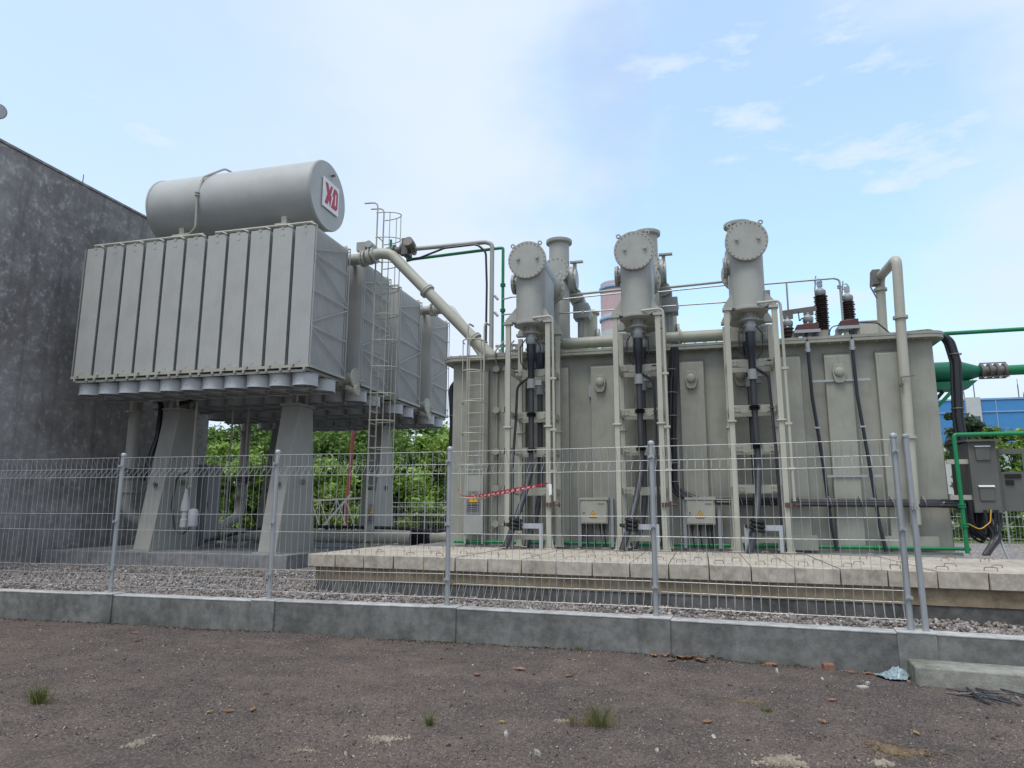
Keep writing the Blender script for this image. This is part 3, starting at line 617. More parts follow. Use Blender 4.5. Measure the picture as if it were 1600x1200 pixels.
m_ = MB(); m_.lathe((19.2, 48, .26), (0, 0, 1), [(.55, 0), (.6, .1), (.6, 4.75), (.45, 5.15), (.0, 5.3)], 24)
solo('white_tank', m_, 'white', 'white upright tank just inside the right picture edge', 'tank', (19.2, 48, .26))
fb = thing('far_building', 'tiny pale blue building between the far dark trees', 'building', (-36, 130, .26))
m_ = MB(); m_.box(-38, -32.5, 130, 138, 0, 13.2); part('wall', m_, 'palewall', fb)
m_ = MB(); m_.box(-38.1, -32.4, 129.8, 138.1, 13.2, 14.2); part('roof', m_, 'bandblue', fb)

# ================================================================== COOLER GROUP
# ---- tapered pedestals
def pedestal(x, yc, label):
    t = thing('support_pedestal', label, 'pedestal', (x, yc, .57), 'tapered pedestals under the radiators'); w = 0.225
    m_ = MB(); m_.hexa([(x-w, yc-.9, .60), (x+w, yc-.9, .60), (x+w, yc+.7, .60), (x-w, yc+.7, .60)],
                       [(x-w, yc-.28, 3.92), (x+w, yc-.28, 3.92), (x+w, yc+.32, 3.92), (x-w, yc+.32, 3.92)]); part('column', m_, 'ped', t, bevel=.01)
    m_ = MB(); m_.box(x-w-.03, x+w+.03, yc-.34, yc+.38, 3.92, 3.97); part('cap_plate', m_, 'ped', t)
    m_ = MB(); m_.box(x-w-.08, x+w+.08, yc-1.0, yc+.8, .565, .60); part('base_plate', m_, 'ped', t)
    m_ = MB(); m_.mark(); m_.cyl((x+.04, yc-.62, 2.1), (x+.04, yc-.72, 2.1), .03, n=12); m_.torus((x+.04, yc-.70, 2.1), (0, 1, 0), .05, .012, 14, 5)
    m_.mark(); m_.box(x+w, x+w+.03, yc-.05, yc+.1, 2.1, 2.22); part('earth_lug', m_, 'bolt', t)
    return t
pedestal(-9.22, 14.9, 'front right tapered grey pedestal under the radiator corner')
pedestal(-12.5, 14.9, 'front left tapered grey pedestal beside the grey cabinet')
pedestal(-9.22, 19.5, 'far right tapered grey pedestal behind the tall caged ladder')
pedestal(-12.5, 19.5, 'far left tapered pedestal in shade, half hidden behind the front right one')
# ---- radiator prototypes
X0, X1, ZB, ZT = -13.95, -7.82, 4.51, 7.64; NR = 11; PIT_ = (X1-X0)/NR; RWD = PIT_-.08
def radiator_mesh(depth, name):
    m_ = MB(); npn = 30
    for i in range(npn):
        y = depth*i/(npn-1); e = i in (0, npn-1); th = .013
        if e:   # fluted outer panel
            s = -1 if i == 0 else 1; k = 7; xs = []; 
            for j in range(k):
                a = RWD*j/k; b = RWD*(j+1)/k; g = .016
                xs += [(a, 0), (a+g, .0032), (b-g, .0032), (b-.001, 0)]
            fr = [(x, y+s*(th+o), ) for x, o in xs]
            vs = [(x, yy, ZB+.03) for x, yy in fr]+[(x, yy, ZT-.05) for x, yy in fr]; q = len(fr)
            m_.add(vs, [(j, j+1, q+j+1, q+j) if s < 0 else (j+1, j, q+j, q+j+1) for j in range(q-1)])
            m_.box(0, RWD, y-th, y+th, ZB, ZT-.02)
        else:
            q0, q1 = (.03, RWD-.03)
            m_.hexa([(q0, y-th*.4, ZB), (q1, y-th*.4, ZB), (q1, y+th*.4, ZB), (q0, y+th*.4, ZB)], [(q0, y-th*.4, ZT-.04), (q1, y-th*.4, ZT-.04), (q1, y+th*.4, ZT-.04), (q0, y+th*.4, ZT-.04)])
            for xx in (q0, q1): m_.cyl((xx, y, ZB), (xx, y, ZT-.04), .017, n=6, cap=True)
            m_.cyl((RWD*.5, y, ZB), (RWD*.5, y, ZT-.04), .017, n=6)
    for z in (ZB+.12, ZT-.16): m_.cyl((RWD/2, -.02, z), (RWD/2, depth+.02, z), .05, n=12)
    m_.bar((0, .0, ZB+1.05), (RWD, .0, ZB+1.05), .03, .03)
    return m_
def fan_proto():
    t = MB(); r = .265
    t.lathe((0, 0, 0), (0, 0, 1), [(r-.012, .0), (r+.012, -.004), (r+.012, .012), (r, .016), (r, .245), (r+.012, .25), (r+.012, .262), (r-.012, .262), (r-.012, .0)], 30)
    for q in (.09, .16, .225): t.torus((0, 0, -.012), (0, 0, 1), q, .004, 26, 4)
    for k in range(4): a = math.pi*k/4; t.tube([(math.cos(a)*r, math.sin(a)*r, -.01), (0, 0, -.03), (-math.cos(a)*r, -math.sin(a)*r, -.01)], .005, 4)
    t.cyl((0, -r-.012, .13), (0, -r+.01, .13), .022, n=10)
    b = MB(); b.lathe((0, 0, .03), (0, 0, 1), [(.0, 0), (.05, 0), (.075, .03), (.075, .18), (.0, .2)], 16)
    for k in range(6):
        a = 2*math.pi*k/6; c, s = math.cos(a), math.sin(a); rot = lambda x, y, z: (x*c-y*s, x*s+y*c, z)
        b.hexa([rot(.07, -.05, .05), rot(.235, -.085, .07), rot(.24, .07, .15), rot(.07, .05, .13)], [rot(.07, -.05, .056), rot(.235, -.085, .076), rot(.24, .07, .156), rot(.07, .05, .136)])
    b.cyl((0, 0, .13), (0, 0, .235), r-.013, n=24)  # black disc closing the shroud, put in for the shade inside
    return t, b
ft, fbm = fan_proto()
FAN_ME = make_mesh('cooling_fan', ft.v, ft.f, M['fanp']); BLADE_ME = make_mesh('fan_blade', fbm.v, fbm.f, M['rubber'])
RAD_ME = {}
def bank(y0, y1, y2, y3, label):
    yc = (y1+y2)/2; t = thing('radiator_bank', label, 'radiator bank', (-10.9, yc, ZB), 'twin radiator banks')
    off = OFF[t.name]
    for ya, yb in ((y0, y1), (y2, y3)):
        dep = round(yb-ya-.03, 3)
        if dep not in RAD_ME:
            mb = radiator_mesh(dep, 'radiator'); RAD_ME[dep] = make_mesh('radiator', mb.v, mb.f, M['rad'])
        for i in range(NR):
            o = bpy.data.objects.new('radiator', RAD_ME[dep]); COL.objects.link(o); o.parent = t; OFF[o.name] = off
            o.location = Vector((X0+PIT_*i+.04, ya+.015, 0))-off
        # top and bottom tie bars, little hooks
        m_ = MB()
        for yy in (ya-.012, yb+.012):
            for g0, g1 in ((0, 6), (6, 11)):
                a, b = X0+PIT_*g0+.2, X0+PIT_*g1-.12; m_.tube([(a, yy+.05, ZT+.055), (b, yy+.05, ZT+.055)], .033, 8)
            for i in range(NR):
                c = X0+PIT_*(i+.5); m_.tube(fillet([(c-.1, yy+.07, ZT-.06), (c-.08, yy+.06, ZT+.03), (c+.1, yy+.03, ZT+.05), (c+.26, yy, ZT-.03)], .05, 3), .022, 6); m_.cyl((c, yy+.0, ZT-.03), (c, yy+.12, ZT-.03), .028, n=8)
            m_.bar((X0, yy, ZB-.02), (X1, yy, ZB-.02), .05, .06)
            for i in range(NR): c = X0+PIT_*(i+.35); m_.cyl((c, yy-.03, ZB+.02), (c, yy-.06, ZB+.02), .028, n=10); 
        part('tie_bar', m_, 'beige', t)
        # side bracing on both ends
        for xs, s in ((X1, 1), (X0, -1)):
            m_ = MB(); xe = xs+s*.006; zl = [6.95, 6.15, 5.35]
            B_ = lambda y, z: V(xe, y, z)
            for z in zl: m_.bar(B_(ya, z), B_(yb, z), .012, .028)
            pts = [B_(yb, ZT-.12), B_(ya, zl[0]+.1), None, B_(ya, zl[0]-.06), B_(yb, zl[1]+.06), None, B_(yb, zl[1]-.06), B_(ya, zl[2]+.1), None, B_(ya, zl[2]-.06), B_(yb, ZB+.15)]
            for p, q in zip(pts[:-1], pts[1:]):
                if p is not None and q is not None: m_.bar(p, q, .012, .026)
            for yy in (ya, yb): m_.bar(B_(yy, ZB), B_(yy, ZT-.02), .014, .03, (0, 1, 0))
            m_.bar(B_(ya, ZB-.02), B_(yb, ZB-.02), .05, .06)
            part('side_brace', m_, 'tur', t)
        # fan brackets and fans
        m_ = MB()
        for i in range(NR):
            c = X0+PIT_*(i+.5)
            for dx in (-.17, .17): m_.bar((c+dx, ya-.04, ZB-.08), (c+dx, yb+.04, ZB-.08), .05, .06)
        for yy in (ya+.02, ya+.62, yb-.62, yb-.02): m_.bar((X0+.1, yy, ZB-.115), (X1-.1, yy, ZB-.115), .05, .05)
        part('fan_bracket', m_, 'tur', t)
        for i in range(NR):
            for fy in (ya+.33, yb-.33-.1):
                o = bpy.data.objects.new('cooling_fan', FAN_ME); COL.objects.link(o); o.parent = t; OFF[o.name] = off
                o.location = Vector((X0+PIT_*(i+.5), fy, 4.11))-off; o.rotation_euler.z = random.choice((0, 0.05, -.04))
                b = bpy.data.objects.new('fan_blade', BLADE_ME); COL.objects.link(b); b.parent = o; b.rotation_euler.z = random.uniform(0, 1)
    # headers
    for z, nm, ex in ((7.5, 'top_header', .12), (4.56, 'bottom_header', .06)):
        m_ = MB(); m_.cyl((X0+.1, yc, z), (X1+ex, yc, z), .135, n=24)
        for i in range(NR):
            c = X0+PIT_*(i+.5); m_.cyl((c, y1-.05, z), (c, y2+.05, z), .05, n=10)
        h = part(nm, m_, 'tur', t)
        m_ = MB(); m_.flange((X1+ex, yc, z), (1, 0, 0), .235 if z < 5 else .2, .03, 12)
        if z < 5: m_.flange((X1+ex+.05, yc-.02, z-.3), (1, 0, 0), .13, .05, 8); m_.cyl((X1+ex+.03, yc-.02, z-.3), (X1+ex-.2, yc-.02, z-.2), .07); m_.cyl((X1+ex+.06, yc+.2, z-.02), (X1+ex+.06, yc+.34, z-.02), .02)
        part('end_flange', m_, 'beige', h)
    # support girders
    m_ = MB()
    for x in (-13.2, -12.5, -10.9, -9.22, -8.4): m_.mark(); m_.bar((x, y0+.1, 4.44), (x, y3-.1, 4.44), .1, .13)
    for x in (-12.5, -9.22): m_.mark(); m_.bar((x, yc-.3, 3.97), (x, yc-.3, 4.4), .1, .14, (0, 1, 0)); m_.mark(); m_.bar((x, yc+.3, 3.97), (x, yc+.3, 4.4), .1, .14, (0, 1, 0)); m_.mark(); m_.bar((x+.15, yc-.3, 3.97), (x+.35, yc-.6, 4.4), .05, .05)
    part('girder', m_, 'ped', t)
    return t
bank(13.0, 14.52, 15.32, 16.84, 'front radiator bank of tall grey fluted panels with fans beneath')
bank(17.53, 19.05, 19.95, 21.47, 'rear radiator bank standing behind the front one, seen mostly by its side')
# ---- conservator
cs = thing('conservator', 'big horizontal grey oil drum with a red and white logo plate on its end', 'oil drum', (-11.4, 15, 8.3))
rC = .87; cx0 = -13.45
m_ = MB(); m_.lathe((cx0, 15, 9.28), (1, 0, 0), [(rC-.02, 0), (rC+.016, .0), (rC+.016, .05), (rC, .055), (rC, 1.5), (rC+.004, 1.505), (rC+.004, 1.525), (rC, 1.53), (rC, 3.0), (rC+.004, 3.005), (rC+.004, 3.025), (rC, 3.03), (rC, 4.62), (rC+.014, 4.625), (rC+.014, 4.66), (rC-.01, 4.685)], 72); part('drum', m_, 'rad', cs)
m_ = MB(); m_.cyl((-8.768, 15, 9.28), (-8.755, 15, 9.28), rC-.004, n=72); ed = part('end_plate', m_, 'rad', cs)
m_ = MB(); m_.cyl((-8.755, 15.12, 9.28+.6), (-8.69, 15.12, 9.28+.6), .025, n=10); m_.cyl((-8.69, 15.12, 9.88), (-8.67, 15.12, 9.88), .04, n=10); part('vent_plug', m_, 'bolt', ed)
px0, pz0, pw, phh = 14.68, 8.90, .78, .76
m_ = MB(); m_.box(-8.74, -8.71, px0, px0+pw, pz0, pz0+phh); pl = part('logo_plate', m_, 'white', cs, bevel=.006)
LG = lambda poly: [(-8.712, px0+pw*a, pz0+phh*b) for a, b in poly]
m_ = MB()
m_.prism(LG([(.10, .87), (.28, .87), (.37, .67), (.45, .87), (.575, .87), (.46, .54), (.53, .52), (.455, .14), (.43, .14), (.36, .34), (.29, .14), (.10, .14), (.25, .50)]), (.006, 0, 0))
m_.prism(LG([(.66, .87), (.82, .87), (.92, .77), (.92, .24), (.82, .14), (.51, .14), (.64, .55), (.56, .57)]), (.006, 0, 0))
part('logo', m_, 'red', pl, smooth=False)
m_ = MB(); m_.prism([(q[0]+.0062, q[1], q[2]) for q in LG([(.73, .30), (.80, .30), (.80, .70), (.75, .70)])], (.002, 0, 0)); part('logo_slit', m_, 'white', pl, smooth=False)
m_ = MB()
for p_ in (LG([(.10, .86), (.31, .86)]),): pass
m_.tube(fillet([(-11.45, 15.0, 10.17), (-11.65, 14.75, 10.26), (-11.85, 14.22, 9.8), (-11.9, 14.11, 9.2), (-11.9, 14.15, 8.42), (-12.1, 14.2, 8.3), (-12.8, 14.3, 8.3)], .15, 5), .028, 8)
m_.lathe((-11.9, 14.11, 9.25), (0, 0, 1), [(.06, 0), (.06, .02), (.03, .03), (.03, .06), (.06, .07), (.06, .09)], 12); m_.box(-11.52, -11.38, 14.93, 15.07, 10.1, 10.17)
part('breather_pipe', m_, 'beige', cs)
m_ = MB()
for x in (-12.55, -9.6):
    m_.mark(); m_.box(x-.16, x+.16, 14.3, 14.52, 8.26, 8.37); m_.hexa([(x-.07, 14.5, 7.6), (x+.07, 14.5, 7.6), (x+.07, 15.5, 7.6), (x-.07, 15.5, 7.6)], [(x-.07, 14.42, 8.6), (x+.07, 14.42, 8.6), (x+.07, 15.58, 8.6), (x-.07, 15.58, 8.6)])
part('saddle', m_, 'beige', cs)
# ---- oil pipes
def ring_flange(m_, p, d, r, th=.05): m_.cyl(Vector(p)-Vector(d).normalized()*th/2, Vector(p)+Vector(d).normalized()*th/2, r, n=20)
t = thing('oil_pipe', 'thick grey oil pipe sloping down from the front radiator bank to the tank top', 'pipe', (-4.4, 14.9, 4.7))
pth = [(-7.7, 14.92, 7.5), (-7.25, 14.92, 7.6), (-6.95, 14.92, 7.55), (-4.7, 14.92, 5.2), (-4.4, 14.92, 4.9), (-4.35, 14.92, 4.66)]
m_ = MB(); m_.tube(fillet(pth, .35, 8), .13, 20); part('tube', m_, 'beige', t)
m_ = MB(); dd = V(-2.25, 0, 2.35).normalized()
for q in (.43, .95): m_.mark(); p = Vector(pth[2]).lerp(Vector(pth[3]), q); ring_flange(m_, p, dd, .18, .035); ring_flange(m_, p+dd*.05, dd, .18, .03); m_.bolts(p+dd*.02, dd, .16, 10)
part('joint_flange', m_, 'beige', t)
m_ = MB(); ring_flange(m_, (-7.62, 14.92, 7.5), (1, 0, 0), .2); ring_flange(m_, (-7.5, 14.92, 7.53), (1, 0, .2), .19, .09); ring_flange(m_, (-7.38, 14.92, 7.56), (1, 0, .2), .2, .04)
m_.cyl((-7.5, 14.92, 7.5), (-7.5, 14.92, 7.86), .05, n=12); m_.cyl((-7.5, 14.8, 7.82), (-7.5, 15.05, 7.82), .09, n=12); m_.bolts((-7.6, 14.92, 7.5), (1, 0, 0), .17, 10); m_.box(-7.85, -7.62, 14.88, 15.02, 7.7, 7.92); part('butterfly_valve', m_, 'tur', t)
t = thing('oil_pipe', 'thick grey oil pipe from the rear radiator bank, half hidden behind the front sloping pipe', 'pipe', (-5.5, 18.4, 4.7))
pth = [(-7.6, 19.5, 7.5), (-7.1, 19.5, 7.5), (-5.2, 17.2, 5.35), (-4.9, 16.9, 4.66)]
m_ = MB(); m_.tube(fillet(pth, .4, 8), .14, 20); part('tube', m_, 'beige', t)
m_ = MB(); dd = (Vector(pth[1])-Vector(pth[2])).normalized(); m_.mark(); ring_flange(m_, Vector(pth[2]).lerp(Vector(pth[1]), .04), dd, .2, .07); m_.mark(); ring_flange(m_, (-7.55, 19.5, 7.5), (1, 0, 0), .2, .06); part('joint_flange', m_, 'beige', t)
def vpipe(x, y, tgt, label):
    t = thing('oil_downpipe', label, 'pipe', (x, y, .6), 'oil downpipes under the radiators')
    m_ = MB(); m_.tube(fillet([(x, y, 4.5), (x, y, 1.35), tgt], .55, 8), .145, 18); part('tube', m_, 'ped', t)
    m_ = MB()
    for z in (3.95, 2.55, 2.3, 1.95): m_.mark(); m_.lathe((x, y, z), (0, 0, 1), [(.145, -.03), (.215, -.03), (.215, .03), (.145, .03)], 20)
    part('joint_flange', m_, 'ped', t)
    m_ = MB(); m_.lathe((x, y, 2.33), (0, 0, 1), [(.16, 0), (.2, .02), (.17, .06), (.2, .1), (.16, .19)], 20); m_.cyl((x+.15, y, 2.45), (x+.36, y, 2.45), .05, n=10); m_.cyl((x+.34, y, 2.36), (x+.34, y, 2.56), .06, n=10); part('valve', m_, 'dark', t)
    return t
vpipe(-13.85, 14.9, (-13.1, 15.6, 1.0), 'vertical oil downpipe close to the stained wall under the front bank')
vpipe(-13.85, 19.5, (-13.15, 17.2, .86), 'vertical oil downpipe standing before the trees, with a bright bent foot')
t = thing('main_oil_pipe', 'horizontal beige oil pipe running low from the pedestals to the tank', 'pipe', (-9, 17, .6))
m_ = MB(); m_.mark(); m_.cyl((-13.2, 17, .85), (-7.05, 17, .85), .165, n=22); m_.mark(); m_.cyl((-6.55, 17, .85), (-4.6, 17, .85), .165, n=22); part('tube', m_, 'beige', t)
m_ = MB(); m_.lathe((-7.05, 17, .85), (1, 0, 0), [(.15, 0), (.22, 0), (.22, .05)]+[(r_, .07+.03*i) for i, r_ in enumerate((.16, .2)*6)]+[(.22, .45), (.22, .5), (.15, .5)], 24); part('bellows', m_, 'rubber', t)
m_ = MB()
for x in (-12.2, -10.4, -8.3, -5.8): m_.mark(); m_.box(x-.12, x+.12, 16.8, 17.2, .57, .69); m_.box(x-.03, x+.03, 16.86, 17.14, .55, .72)
part('pipe_support', m_, 'beige', t)
# ---- ladders with cages
def ladder(tname, label, base, du, dn, w, z0, z1, cz0, cz1, cr, door, doorlabel):
    """du: direction across the rungs, dn: outward direction of the cage"""
    t = thing(tname, label, 'ladder', base); b = Vector(base); u, nn = Vector(du), Vector(dn); m_ = MB(); P = lambda a, o, z: V(b.x, b.y, 0)+u*a+nn*o+V(0, 0, z)
    for s in (-1, 1): m_.mark(); m_.tube(fillet([P(s*w/2, 0, z0), P(s*w/2, 0, z1), P(s*w/2, -.36, z1+.02)], .14, 5), .02, 8)
    part('rail', m_, 'beige', t)
    m_ = MB(); z = z0+.3
    while z < z1-.6: m_.mark(); m_.tube([P(-w/2, 0, z), P(w/2, 0, z)], .013, 6); z += .29
    part('rung', m_, 'beige', t)
    m_ = MB(); k = max(2, round((cz1-cz0)/.62)); arc = [(-w/2-.05-.07*(1-math.cos(0)), 0)]
    pts = [(math.cos(a)*(w/2+.07)*-1, math.sin(a)*cr) for a in [math.pi*i/14 for i in range(15)]]
    for i in range(k+1):
        zz = cz0+(cz1-cz0)*i/k; m_.tube([P(a, o, zz) for a, o in pts], .013, 5)
    for i in (3, 7, 11): m_.tube([P(pts[i][0], pts[i][1], cz0), P(pts[i][0], pts[i][1], cz1)], .011, 5)
    part('safety_cage', m_, 'beige', t)
    if door:
        m_ = MB(); a0, a1 = -w/2-.02, w/2+.02
        q = [P(a0, .02, z0+.2), P(a1, .02, z0+.2), P(a1, .02, z0+1.35), P(a0, .02, z0+1.35)]; m_.prism(q, nn*.02); d_ = part('ladder_door', m_, 'tur', t)
        sign(d_, P(0, .045, z0+.85), u, nn, .26, True)
    return t
def bolt_poly(s): return [(-.02, .16), (.05, .16), (.01, .04), (.06, .04), (-.02, -.17), (.0, -.03), (-.05, -.03)]
def sign(parent, c, u, nn, s, plate):
    u, nn = Vector(u), Vector(nn); zz = V(0, 0, 1)
    if plate:
        m_ = MB(); m_.prism([c+u*a*s*.56+zz*b*s for a, b in ((-1, -1.05), (1, -1.05), (1, .72), (-1, .72))], nn*.004); part('sign_plate', m_, 'plate', parent, smooth=False)
        m_ = MB()
        for b in (-.42, -.58, -.74): m_.prism([c+nn*.0045+u*a*s*.4+zz*(b+d)*s for a, d in ((-1, 0), (1, 0), (1, .06), (-1, .06))], nn*.002)
        for b0, b1, a0, a1 in ((-.86, -.83, -.46, .46), (-.33, -.30, -.46, .46), (-.83, -.33, -.46, -.43), (-.83, -.33, .43, .46)): m_.prism([c+nn*.0045+u*a*s+zz*b*s for a, b in ((a0, b0), (a1, b0), (a1, b1), (a0, b1))], nn*.002)
        part('sign_lines', m_, 'black', parent, smooth=False)
    c2 = c+zz*s*.18+nn*.006
    tri = lambda k, o: [c2+nn*o+u*a*s*k+zz*b*s*k for a, b in ((-.47, -.36), (.47, -.36), (0, .46))]
    m_ = MB(); m_.prism(tri(1.0, 0), nn*.003); part('warning_triangle', m_, 'black', parent, smooth=False)
    m_ = MB(); m_.prism(tri(.86, .0035), nn*.002); part('warning_face', m_, 'yellow', parent, smooth=False)
    m_ = MB(); m_.prism([c2+nn*.006-zz*s*.06+u*a*s*1.0+zz*b*s*1.0 for a, b in bolt_poly(1)], nn*.002); part('warning_bolt', m_, 'black', parent, smooth=False)
ladder('caged_ladder', 'tall caged ladder beside the radiators, reaching the oil drum', (-7.48, 15.38, .6), (0, 1, 0), (1, 0, 0), .36, .62, 9.05, 2.3, 8.75, .55, True, '')
ladder('caged_ladder', 'shorter caged ladder on the left end of the transformer tank', (-4.42, 13.78, .84), (1, 0, 0), (0, -1, 0), .36, .86, 5.4, 1.75, 4.95, .42, True, '')
# ---- cabinet, breather and rods between the pedestals
t = thing('pump_cabinet', 'plain grey metal cabinet standing between the pedestals', 'cabinet', (-12.6, 16.2, .57))
m_ = MB(); m_.box(-12.85, -12.4, 15.9, 16.55, .65, 2.62); part('body', m_, 'greycab', t, bevel=.008)
m_ = MB(); m_.box(-12.89, -12.36, 15.86, 16.6, 2.62, 2.67); part('roof', m_, 'greycab', t)
m_ = MB(); m_.box(-12.398, -12.375, 15.95, 16.5, .75, 2.55); dr = part('door', m_, 'greycab', t, bevel=.005)
m_ = MB(); m_.box(-12.375, -12.35, 15.99, 16.02, 1.55, 1.72); part('handle', m_, 'bolt', dr)
m_ = MB(); m_.box(-12.83, -12.42, 15.93, 16.52, .57, .65); part('plinth', m_, 'ped', t)
t = thing('breather', 'pale silica breather canisters on a thin drop pipe at the front left pedestal', 'breather', (-11.81, 14.55, 1.2))
m_ = MB(); m_.tube(fillet([(-11.76, 14.56, 4.1), (-11.76, 14.56, 3.3), (-11.76, 14.55, 2.1)], .3, 4), .028, 8); m_.lathe((-11.76, 14.55, 2.02), (0, 0, 1), [(.03, 0), (.055, .01), (.055, .03), (.03, .05), (.03, .12), (.055, .13), (.055, .16), (.03, .17)], 12); m_.bar((-12.16, 14.55, 2.42), (-11.76, 14.55, 2.42), .03, .04); part('drop_pipe', m_, 'beige', t)
m_ = MB(); m_.lathe((-11.82, 14.52, 1.1), (0, 0, 1), [(.02, 0), (.09, .01), (.09, .18), (.07, .2), (.07, .36), (.1, .38), (.1, .5), (.08, .62), (.03, .9)], 18); part('canister', m_, 'palewall', t)
m_ = MB(); m_.lathe((-11.56, 14.5, 1.12), (0, 0, 1), [(.02, 0), (.1, .01), (.11, .04), (.11, .36), (.09, .4), (.02, .42)], 18); part('motor_box', m_, 'palewall', t)
m_ = MB(); m_.tube(fillet([(-11.78, 14.5, 2.4), (-12.06, 14.45, 2.3), (-12.12, 14.42, 1.6), (-11.98, 14.42, 1.05), (-11.76, 14.42, .92), (-11.61, 14.45, 1.1)], .25, 6), .022, 8); part('hose', m_, 'rubber', t)
for xa, xb, y, lab in ((-10.9, -11.35, 15.4, 'pair of thin vertical rods with a cross tie between the front pedestals'), (-10.05, -9.9, 15.9, 'pair of thin vertical rods left of the front right pedestal')):
    t = thing('rod_pair', lab, 'rods', (xa, y, .57)); m_ = MB()
    for x in (xa, xb): m_.mark(); m_.cyl((x, y, .57), (x, y, 4.1), .022, n=8)
    part('rod', m_, 'ped', t); m_ = MB(); m_.mark(); m_.bar((xa-.3 if abs(xa-xb) > .3 else xa-.2, y, 3.55), (xb+.25, y, 3.55), .03, .04); m_.mark(); m_.bar((xa-.2, y, 2.35), (xb+.3, y, 2.35), .03, .04); part('cross_tie', m_, 'ped', t)
m_ = MB(); m_.tube(fillet([(-13.3, 14.8, 4.3), (-12.95, 14.75, 4.15), (-12.85, 14.6, 3.3), (-12.9, 14.3, 2.2)], .3, 6), [.05]*2+[.075]*4+[.06]*4+[.05]*3+[.045]*20 if False else .06, 10)
m_.tube(fillet([(-12.4, 15.2, 4.25), (-12.7, 14.9, 4.1), (-12.83, 14.7, 3.5)], .3, 5), .05, 8)
solo('fan_cable_bundle', m_, 'rubber', 'black cable bundle dropping from the fans down the front left pedestal', 'cables', (-12.9, 14.3, 2.2))
m_ = MB(); m_.tube(fillet([(-11.85, 15.3, .75), (-11.0, 16.2, 1.05), (-9.9, 16.7, 1.1), (-7.3, 16.7, 1.08), (-6.3, 16.6, 1.0), (-5.6, 16.0, 1.1), (-5.25, 15.0, 1.35), (-5.2, 14.4, 1.8)], .4, 6), .04, 8)
solo('ground_cable', m_, 'rubber', 'black cable lying along the low beige oil pipe and rising at the tank', 'cable', (-9, 16.5, .6))

# ================================================================== TRANSFORMER TANK
TX0, TX1, TF, TB_, TZ0, TZ1 = -5.0, 4.15, 14.05, 17.7, 0.80, 4.60
tk = thing('transformer_tank', 'long grey-green transformer tank with box ribs and an overhanging lid', 'transformer', (-.4, 15.8, TZ0))
m_ = MB(); m_.box(TX0, TX1, TF, TB_, TZ0, TZ1); part('tank_wall', m_, 'tank', tk)
RIBS = [-4.42, -3.62, -2.73, -1.82, -.97, -.09, .80, 1.66, 2.53, 3.40]
m_ = MB()
def rib(x, z1=4.43, w=.23, d=.13):
    m_.hexa([(x-w, TF-d, TZ0+.02), (x+w, TF-d, TZ0+.02), (x+w, TF+.02, TZ0+.02), (x-w, TF+.02, TZ0+.02)], [(x-w, TF-d, z1-.08), (x+w, TF-d, z1-.08), (x+w, TF+.02, z1+.02), (x-w, TF+.02, z1+.02)])
for x in RIBS: m_.mark(); rib(x)
part('stiffener_rib', m_, 'tank', tk, bevel=.012)
m_ = MB()
for y in (14.6, 15.7, 16.9):
    m_.mark(); m_.hexa([(TX1-.02, y-.3, TZ0+.02), (TX1+.13, y-.2, TZ0+.02), (TX1+.13, y+.2, TZ0+.02), (TX1-.02, y+.3, TZ0+.02)], [(TX1-.02, y-.3, 4.45), (TX1+.10, y-.2, 4.2), (TX1+.10, y+.2, 4.2), (TX1-.02, y+.3, 4.45)])
    m_.mark(); m_.hexa([(TX0-.13, y-.2, TZ0+.02), (TX0+.02, y-.3, TZ0+.02), (TX0+.02, y+.3, TZ0+.02), (TX0-.13, y+.2, TZ0+.02)], [(TX0-.10, y-.2, 4.2), (TX0+.02, y-.3, 4.45), (TX0+.02, y+.3, 4.45), (TX0-.10, y+.2, 4.2)])
part('end_rib', m_, 'tank', tk, bevel=.01)
# lid with rounded corners
def rrect(x0, x1, y0, y1, r, z, n=8):
    o = []
    for cx, cy, a0 in ((x1-r, y1-r, 0), (x0+r, y1-r, 90), (x0+r, y0+r, 180), (x1-r, y0+r, 270)):
        for i in range(n+1): a = R(a0+90*i/n); o.append((cx+r*math.cos(a), cy+r*math.sin(a), z))
    return o
m_ = MB(); m_.prism(rrect(TX0-.2, TX1+.2, TF-.22, TB_+.2, .28, TZ1), (0, 0, .055)); m_.prism(rrect(TX0-.205, TX1+.205, TF-.225, TB_+.205, .28, TZ1+.061), (0, 0, .05))
ld = part('lid', m_, 'tank', tk)
m_ = MB(); x = TX0
while x < TX1: m_.mark(); m_.cyl((x, TF-.17, TZ1-.03), (x, TF-.17, TZ1+.135), .016, n=6); x += .2
part('lid_bolt', m_, 'tank', tk)
m_ = MB(); m_.mark(); m_.box(TX0-.1, TX1+.1, TF-.16, TB_+.1, TZ0-.02, TZ0+.035); m_.mark(); m_.box(3.0, 3.9, TF-.17, TF-.131, TZ0+.06, TZ0+.3); m_.mark(); m_.box(1.5, 1.95, TF-.3, TF-.131, TZ0+.04, TZ0+.3)
part('base_flange', m_, 'tank', tk)
for x, z in ((-1.86, 4.03), (-.1, 4.03), (.80, 4.04), (2.53, 4.03)):
    m_ = MB(); y = TF-.132
    m_.prism([(x-.12, y, z+.02), (x-.07, y, z+.15), (x+.07, y, z+.15), (x+.12, y, z+.02), (x+.09, y, z-.16), (x+.05, y, z-.2), (x-.05, y, z-.2), (x-.09, y, z-.16)], (0, -.07, 0)); m_.lathe((x, y-.07, z), (0, -1, 0), [(.085, 0), (.085, .03), (.05, .05), (0, .05)], 16)
    part('lifting_lug', m_, 'tank', tk, bevel=.006)
m_ = MB()
for x, z in ((-1.98, 3.86), (.95, 3.9)): m_.mark(); m_.prism([(x-.12, TF-.0, z-.1), (x+.02, TF, z-.1), (x+.02, TF, z+.15), (x-.12, TF, z+.15)], (0, -.05, 0))
